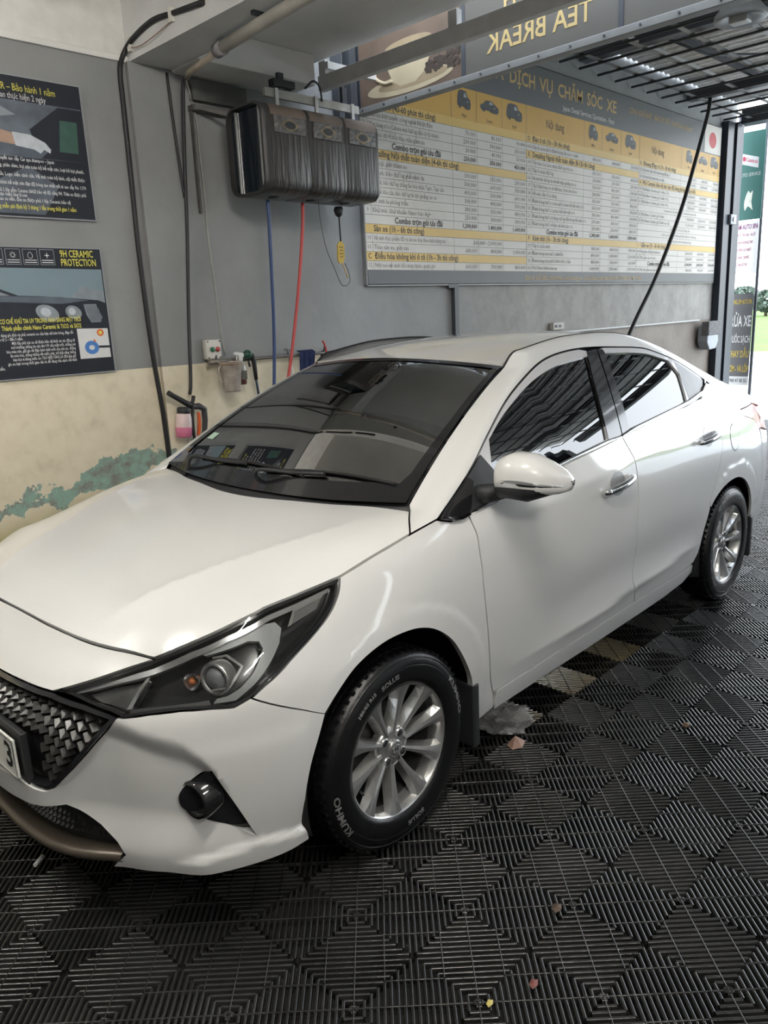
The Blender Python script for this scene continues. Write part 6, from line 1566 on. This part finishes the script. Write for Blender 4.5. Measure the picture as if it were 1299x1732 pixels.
# foam sprayer with pink soap
fo = thing('foam_sprayer', 'foam spray gun with bottle of pink soap hung on the wall', 'sprayer', (.985, 1.80, .915)); fo.rotation_euler = (0, .10, 0)
MB().lathe([(.0, .0), (.040, .0), (.047, .008), (.049, .060)], 24).build('pink_soap', mat('pink_soap_liquid', (0.75, 0.22, 0.36), 0.3, coat=0.4, noise=0.08), fo)
MB().lathe([(.049, .060), (.047, .115), (.042, .135), (.034, .145)], 24).build('bottle_top', mat('milky_bottle', (0.72, 0.56, 0.55), 0.3, coat=0.4, noise=0.06), fo)
MB().lathe([(.036, .138), (.038, .140), (.038, .172), (.030, .178), (.0, .178)], 20).build('bottle_cap', MATBLK, fo)
MB().tube([(-.105, -.01, .262), (-.080, -.01, .248), (.005, -.01, .205), (.045, -.01, .185)], [.016, .015, .017, .02], 10).build('nozzle_barrel', MATBLK, fo)
MB().tube([(.045, -.01, .185), (.06, -.01, .215), (.064, -.01, .245)], [.012, .011, .012], 8).build('coupler', MATBLK, fo)
g_ = MB().tube([(.05, -.01, .180), (.10, -.01, .182), (.135, -.01, .165), (.142, -.01, .10), (.135, -.01, .01), (.128, -.01, -.03)], [.017, .020, .020, .017, .015, .012], 10).build('gun_body', mat('grey_gun_plastic', (0.05, 0.05, 0.055), 0.4, noise=0.1), fo)
MB().prism([(.090, .150), (.104, .140), (.108, .06), (.100, .0), (.086, .01), (.092, .08)], lambda u, v, d: (u, d, v), -.020, -.002).build('trigger', mat('orange_trigger', (0.70, 0.12, 0.03), 0.4, noise=0.05), g_, bevel=.003)
MB().tube(spl([(.055, -.012, .17), (.05, -.02, .08), (.06, -.02, -.02), (.085, -.01, -.12), (.09, 0, -.5)], 5), .010, 8).build('feed_hose', KB, fo)

# ------------------------------------------------------------------ far wall fittings
ob = thing('socket_box', 'small pale socket box on the stained plaster under the price board', 'socket', (5.19, 1.885, 1.39))
MB().box(-.095, .095, -.03, .012, -.035, .035).build('housing', mat('pale_socket_plastic', (0.52, 0.50, 0.46), 0.5, noise=0.1), ob, bevel=.005)
for x in (-.05, .02): MB().box(x - .018, x + .018, -.033, -.029, -.012, .012).build('socket', MATBLK, ob)
cv = thing('drain_pipe', 'short dark pipe running down from the price board', 'pipe', (3.66, 1.88, 1.40)); MB().box(-.025, .025, -.02, .018, -.25, .37).build('pipe', STEELD, cv)
MB().box(-.10, .02, -.022, -.002, .355, .38).build('elbow', STEELD, cv)
eb = thing('meter_box', 'grey meter box draped with a grey rag by the corner post', 'box', (8.62, 1.80, 1.12))
MB().prism([(-.16, .14), (.14, .14), (.16, -.06), (.10, -.15), (-.10, -.16), (-.18, -.06)], lambda u, v, d: (u, d, v), -.05, .08).build('shell', mat('pale_grey_box', (0.38, 0.41, 0.45), 0.4, noise=0.1), eb, bevel=.01)
MB().box(-.19, .20, -.065, .03, .02, .19).build('rag', mat('grey_rag', (0.20, 0.20, 0.20), 0.9, noise=0.3, nscale=40, bump=0.4, bscale=60), eb, bevel=.012)
lg = thing('wall_ledge', 'thin pale metal ledge along the wall under the price board', 'ledge', (6.9, 1.88, 1.33)); MB().box(-1.75, 1.55, -.02, .018, -.008, .008).build('strip', mat('pale_ledge_metal', (0.55, 0.56, 0.56), 0.4, noise=0.05), lg)
hose('wash_hose', 'black wash hose curving down from the canopy lattice behind the car', 'hose', [(7.56, 1.50, 3.655), (7.55, 1.50, 3.58), (7.50, 1.50, 3.45), (7.28, 1.50, 3.03), (6.95, 1.50, 2.465), (6.45, 1.50, 1.82), (5.93, 1.50, 1.29), (5.4, 1.45, .7), (5.0, 1.4, .02)], .020, KB, 10)

# ------------------------------------------------------------------ banners outside the bay
def banner(name, label, y0, y1, z0, z1, x, m):
    t = thing(name, label, 'banner', (x, y1, z0))
    MB().box(-.006, .006, y0 - y1, 0, 0, z1 - z0).build('cloth', m, t)
    return t, (lambda u, v: (-.0075, -u, v))
bg, fg = banner('service_banner', 'green banner headed AUTO SERVICE at the open end of the bay', 1.690, 2.03, 2.575, 3.66, 9.8, mat('green_banner', (0.03, 0.115, 0.10), 0.5, noise=0.1, nscale=3))
W_ = mat('banner_white_ink', (0.45, 0.46, 0.46), 0.5, noise=0.03); R_ = mat('banner_red_ink', (0.36, 0.03, 0.07), 0.5, noise=0.03); Y_ = mat('banner_yellow_ink', (0.40, 0.29, 0.03), 0.5, noise=0.03)
mb = MB(); mb.add([fg(*q) for q in ((.06, .70), (.27, .63), (.27, .76), (.06, .83))], [(0, 1, 2, 3)]); put_text(mb, 'AUTO SERVICE', .165, .56, .062, fg, 'CENTER', width=.28); mb.build('white_print', W_, bg)
fg2 = lambda u, v: (-.0085, -u, v - (u - .165) * .33)
mb = MB(); put_text(mb, 'Castrol', .180, .735, .065, fg2, 'CENTER', width=.15, bold=.001); mb.add([fg2(*q) for q in ell(.085, .735, .018, .03)], [tuple(range(28))]); mb.build('red_print', R_, bg)
mb = MB(); mb.add([fg(*q) for q in spl([(.13, .12), (.12, .24), (.16, .36), (.19, .33), (.22, .36), (.21, .22), (.23, .12), (.17, .17)], 4, True)], [tuple(range(32))]); mb.build('figure_print', mat('banner_pale_figure', (0.55, 0.58, 0.50), 0.5, noise=0.2, nscale=20), bg)
bw, fw = banner('price_banner', 'white banner with magenta lettering below the green banner', 1.705, 2.015, 1.885, 2.56, 9.8, mat('white_banner', (0.74, 0.74, 0.76), 0.5, noise=0.03))
mb = MB(); put_text(mb, 'LÂM AUTO SPA', .155, .60, .085, fw, 'CENTER', width=.29, bold=.002); mb.build('purple_title', mat('banner_purple_ink', (0.22, 0.04, 0.16), 0.5, noise=0.05), bw)
mb = MB()
for k, s in enumerate(('RỬA XE - THAY DẦU - VÁ LỐP', 'VỆ SINH KHOANG MÁY', 'DÁN PHIM CÁCH NHIỆT', 'PHỦ NANO CERAMIC', 'BẢO DƯỠNG NỘI THẤT')): put_text(mb, s, .02, .50 - k * .095, .055, fw, 'LEFT', width=.25 - .02 * k)
mb.build('magenta_print', R_, bw)
bx, fx = banner('wash_banner', 'dark grey banner reading RỬA XE in white and yellow', 1.715, 2.008, .40, 1.63, 9.8, mat('grey_wash_banner', (0.07, 0.07, 0.075), 0.5, noise=0.05))
mb = MB(); put_text(mb, 'RỬA XE', .147, .86, .20, fx, 'CENTER', width=.27, bold=.004); put_text(mb, 'NƯỚC SẠCH', .147, .62, .13, fx, 'CENTER', width=.27, bold=.002); mb.build('white_print', W_, bx)
mb = MB(); put_text(mb, 'TÙNG LÂM AUTO SPA', .147, 1.12, .085, fx, 'CENTER', width=.27, bold=.001); put_text(mb, 'THAY DẦU', .147, .42, .13, fx, 'CENTER', width=.27, bold=.002); put_text(mb, 'BƠM - VÁ LỐP', .147, .22, .12, fx, 'CENTER', width=.27, bold=.002); mb.build('yellow_print', Y_, bx)
mb = MB(); mb.add([fx(*q) for q in ((0, .0), (.293, .0), (.293, .12), (0, .12))], [(0, 1, 2, 3)]); st_ = mb.build('number_strip', W_, bx)
fx2 = lambda u, v: (-.0085, -u, v); mb = MB(); put_text(mb, '0988 47 88 55', .147, .06, .075, fx2, 'CENTER', width=.25, bold=.001); mb.build('phone_number', B_INK, st_)
bp_ = thing('banner_pole', 'thin steel pole carrying the banners outside the bay', 'pole', (9.84, 1.87, 0)); MB().cyl((0, .17, -.03), (0, .17, 3.9), .02, 10).build('upright', STEELD, bp_); MB().cyl((0, -.17, -.03), (0, -.17, 3.9), .02, 10).build('second_upright', STEELD, bp_); MB().cyl((0, -.17, 3.75), (0, .17, 3.75), .015, 8).build('cross_bar', STEELD, bp_)

# ------------------------------------------------------------------ litter on the floor
r_ = random.Random(11)
bm = bmesh.new(); bmesh.ops.create_icosphere(bm, subdivisions=4, radius=1.0)
for v in bm.verts:
    c = v.co; k = 1 + .28 * math.sin(5 * c.x + 3 * c.y) * math.sin(6 * c.z + 2 * c.x) + .16 * math.sin(13 * c.x - 7 * c.z) * math.sin(11 * c.y + 5) + r_.uniform(-.13, .13)
    v.co = Vector((c.x * .085 * k, c.y * .115 * k, max(0.0, (c.z * .5 + .48) * .085 * k)))
me = bpy.data.meshes.new('plastic_bag'); bm.to_mesh(me); bm.free()
bag = obj('plastic_bag', me, None, None, (.735, -.665, .001), (0, 0, .5)); 
gm = bpy.data.materials.new('crumpled_clear_film'); gm.use_nodes = True; b_ = gm.node_tree.nodes['Principled BSDF']; b_.inputs['Base Color'].default_value = (.62, .62, .62, 1); b_.inputs['Roughness'].default_value = .08; b_.inputs['Transmission Weight'].default_value = .6; b_.inputs['IOR'].default_value = 1.3; b_.inputs['Coat Weight'].default_value = .5
nz = gm.node_tree.nodes.new('ShaderNodeTexNoise'); nz.inputs['Scale'].default_value = 35; bp2 = gm.node_tree.nodes.new('ShaderNodeBump'); bp2.inputs['Strength'].default_value = 1; bp2.inputs['Distance'].default_value = .01
gm.node_tree.links.new(nz.outputs['Fac'], bp2.inputs['Height']); gm.node_tree.links.new(bp2.outputs[0], b_.inputs['Normal']); me.materials.append(gm)
tag(bag, 'crumpled clear plastic bag on the grating behind the front wheel', 'bag')
wr = MB().add([(-.035, -.01, .002), (.0, -.03, .004), (.006, .005, .035), (.045, -.012, .003), (.03, .028, .012), (-.02, .025, .003)], [(0, 1, 2), (1, 3, 2), (2, 3, 4), (0, 2, 5), (2, 4, 5)]).build('paper_scrap', mat('brown_paper', (0.28, 0.17, 0.13), 0.6, noise=0.2, nscale=60), None, loc=(.672, -.79, .001))
tag(wr, 'small folded brown paper scrap beside the plastic bag', 'paper')
bt = thing('cigarette_butt', 'white cigarette butt on the grating under the front bumper', 'cigarette', (-.79, -.076, .010), .6); MB().cyl((-.018, 0, 0), (.010, 0, 0), .006, 10).build('paper', mat('white_paper_roll', (0.7, 0.7, 0.68), 0.7, noise=0.05), bt); MB().cyl((.010, 0, 0), (.024, 0, 0), .0062, 10).build('filter', mat('grey_filter', (0.4, 0.38, 0.35), 0.7, noise=0.05), bt)
for k, (x, y, s_, m_, lb) in enumerate(((-.283, -1.385, .012, mat('dry_leaf_yellow', (0.5, 0.42, 0.12), 0.6, noise=0.2), 'small yellow leaf flake on the grating'), (1.20, -1.20, .022, mat('dry_leaf_brown', (0.10, 0.06, 0.035), 0.6, noise=0.2), 'brown dry leaf caught in the grating ribs'), (.075, -1.34, .020, mat('dry_leaf_dark', (0.07, 0.045, 0.03), 0.6, noise=0.2), 'dark dry leaf wedged beside a tile pin'), (-.17, -1.43, .016, mat('dry_leaf_red', (0.16, 0.05, 0.04), 0.6, noise=0.2), 'tiny reddish leaf piece on the grating'))):
    o = MB().add([(-s_, -s_ * .4, .003), (0, -s_ * .7, .006), (s_, 0, .003), (s_ * .2, s_ * .6, .007), (-s_ * .7, s_ * .4, .004), (0, 0, .010)], [(0, 1, 5), (1, 2, 5), (2, 3, 5), (3, 4, 5), (4, 0, 5)]).build('dry_leaf', m_, None, loc=(x, y, .0)); tag(o, lb, 'leaf')
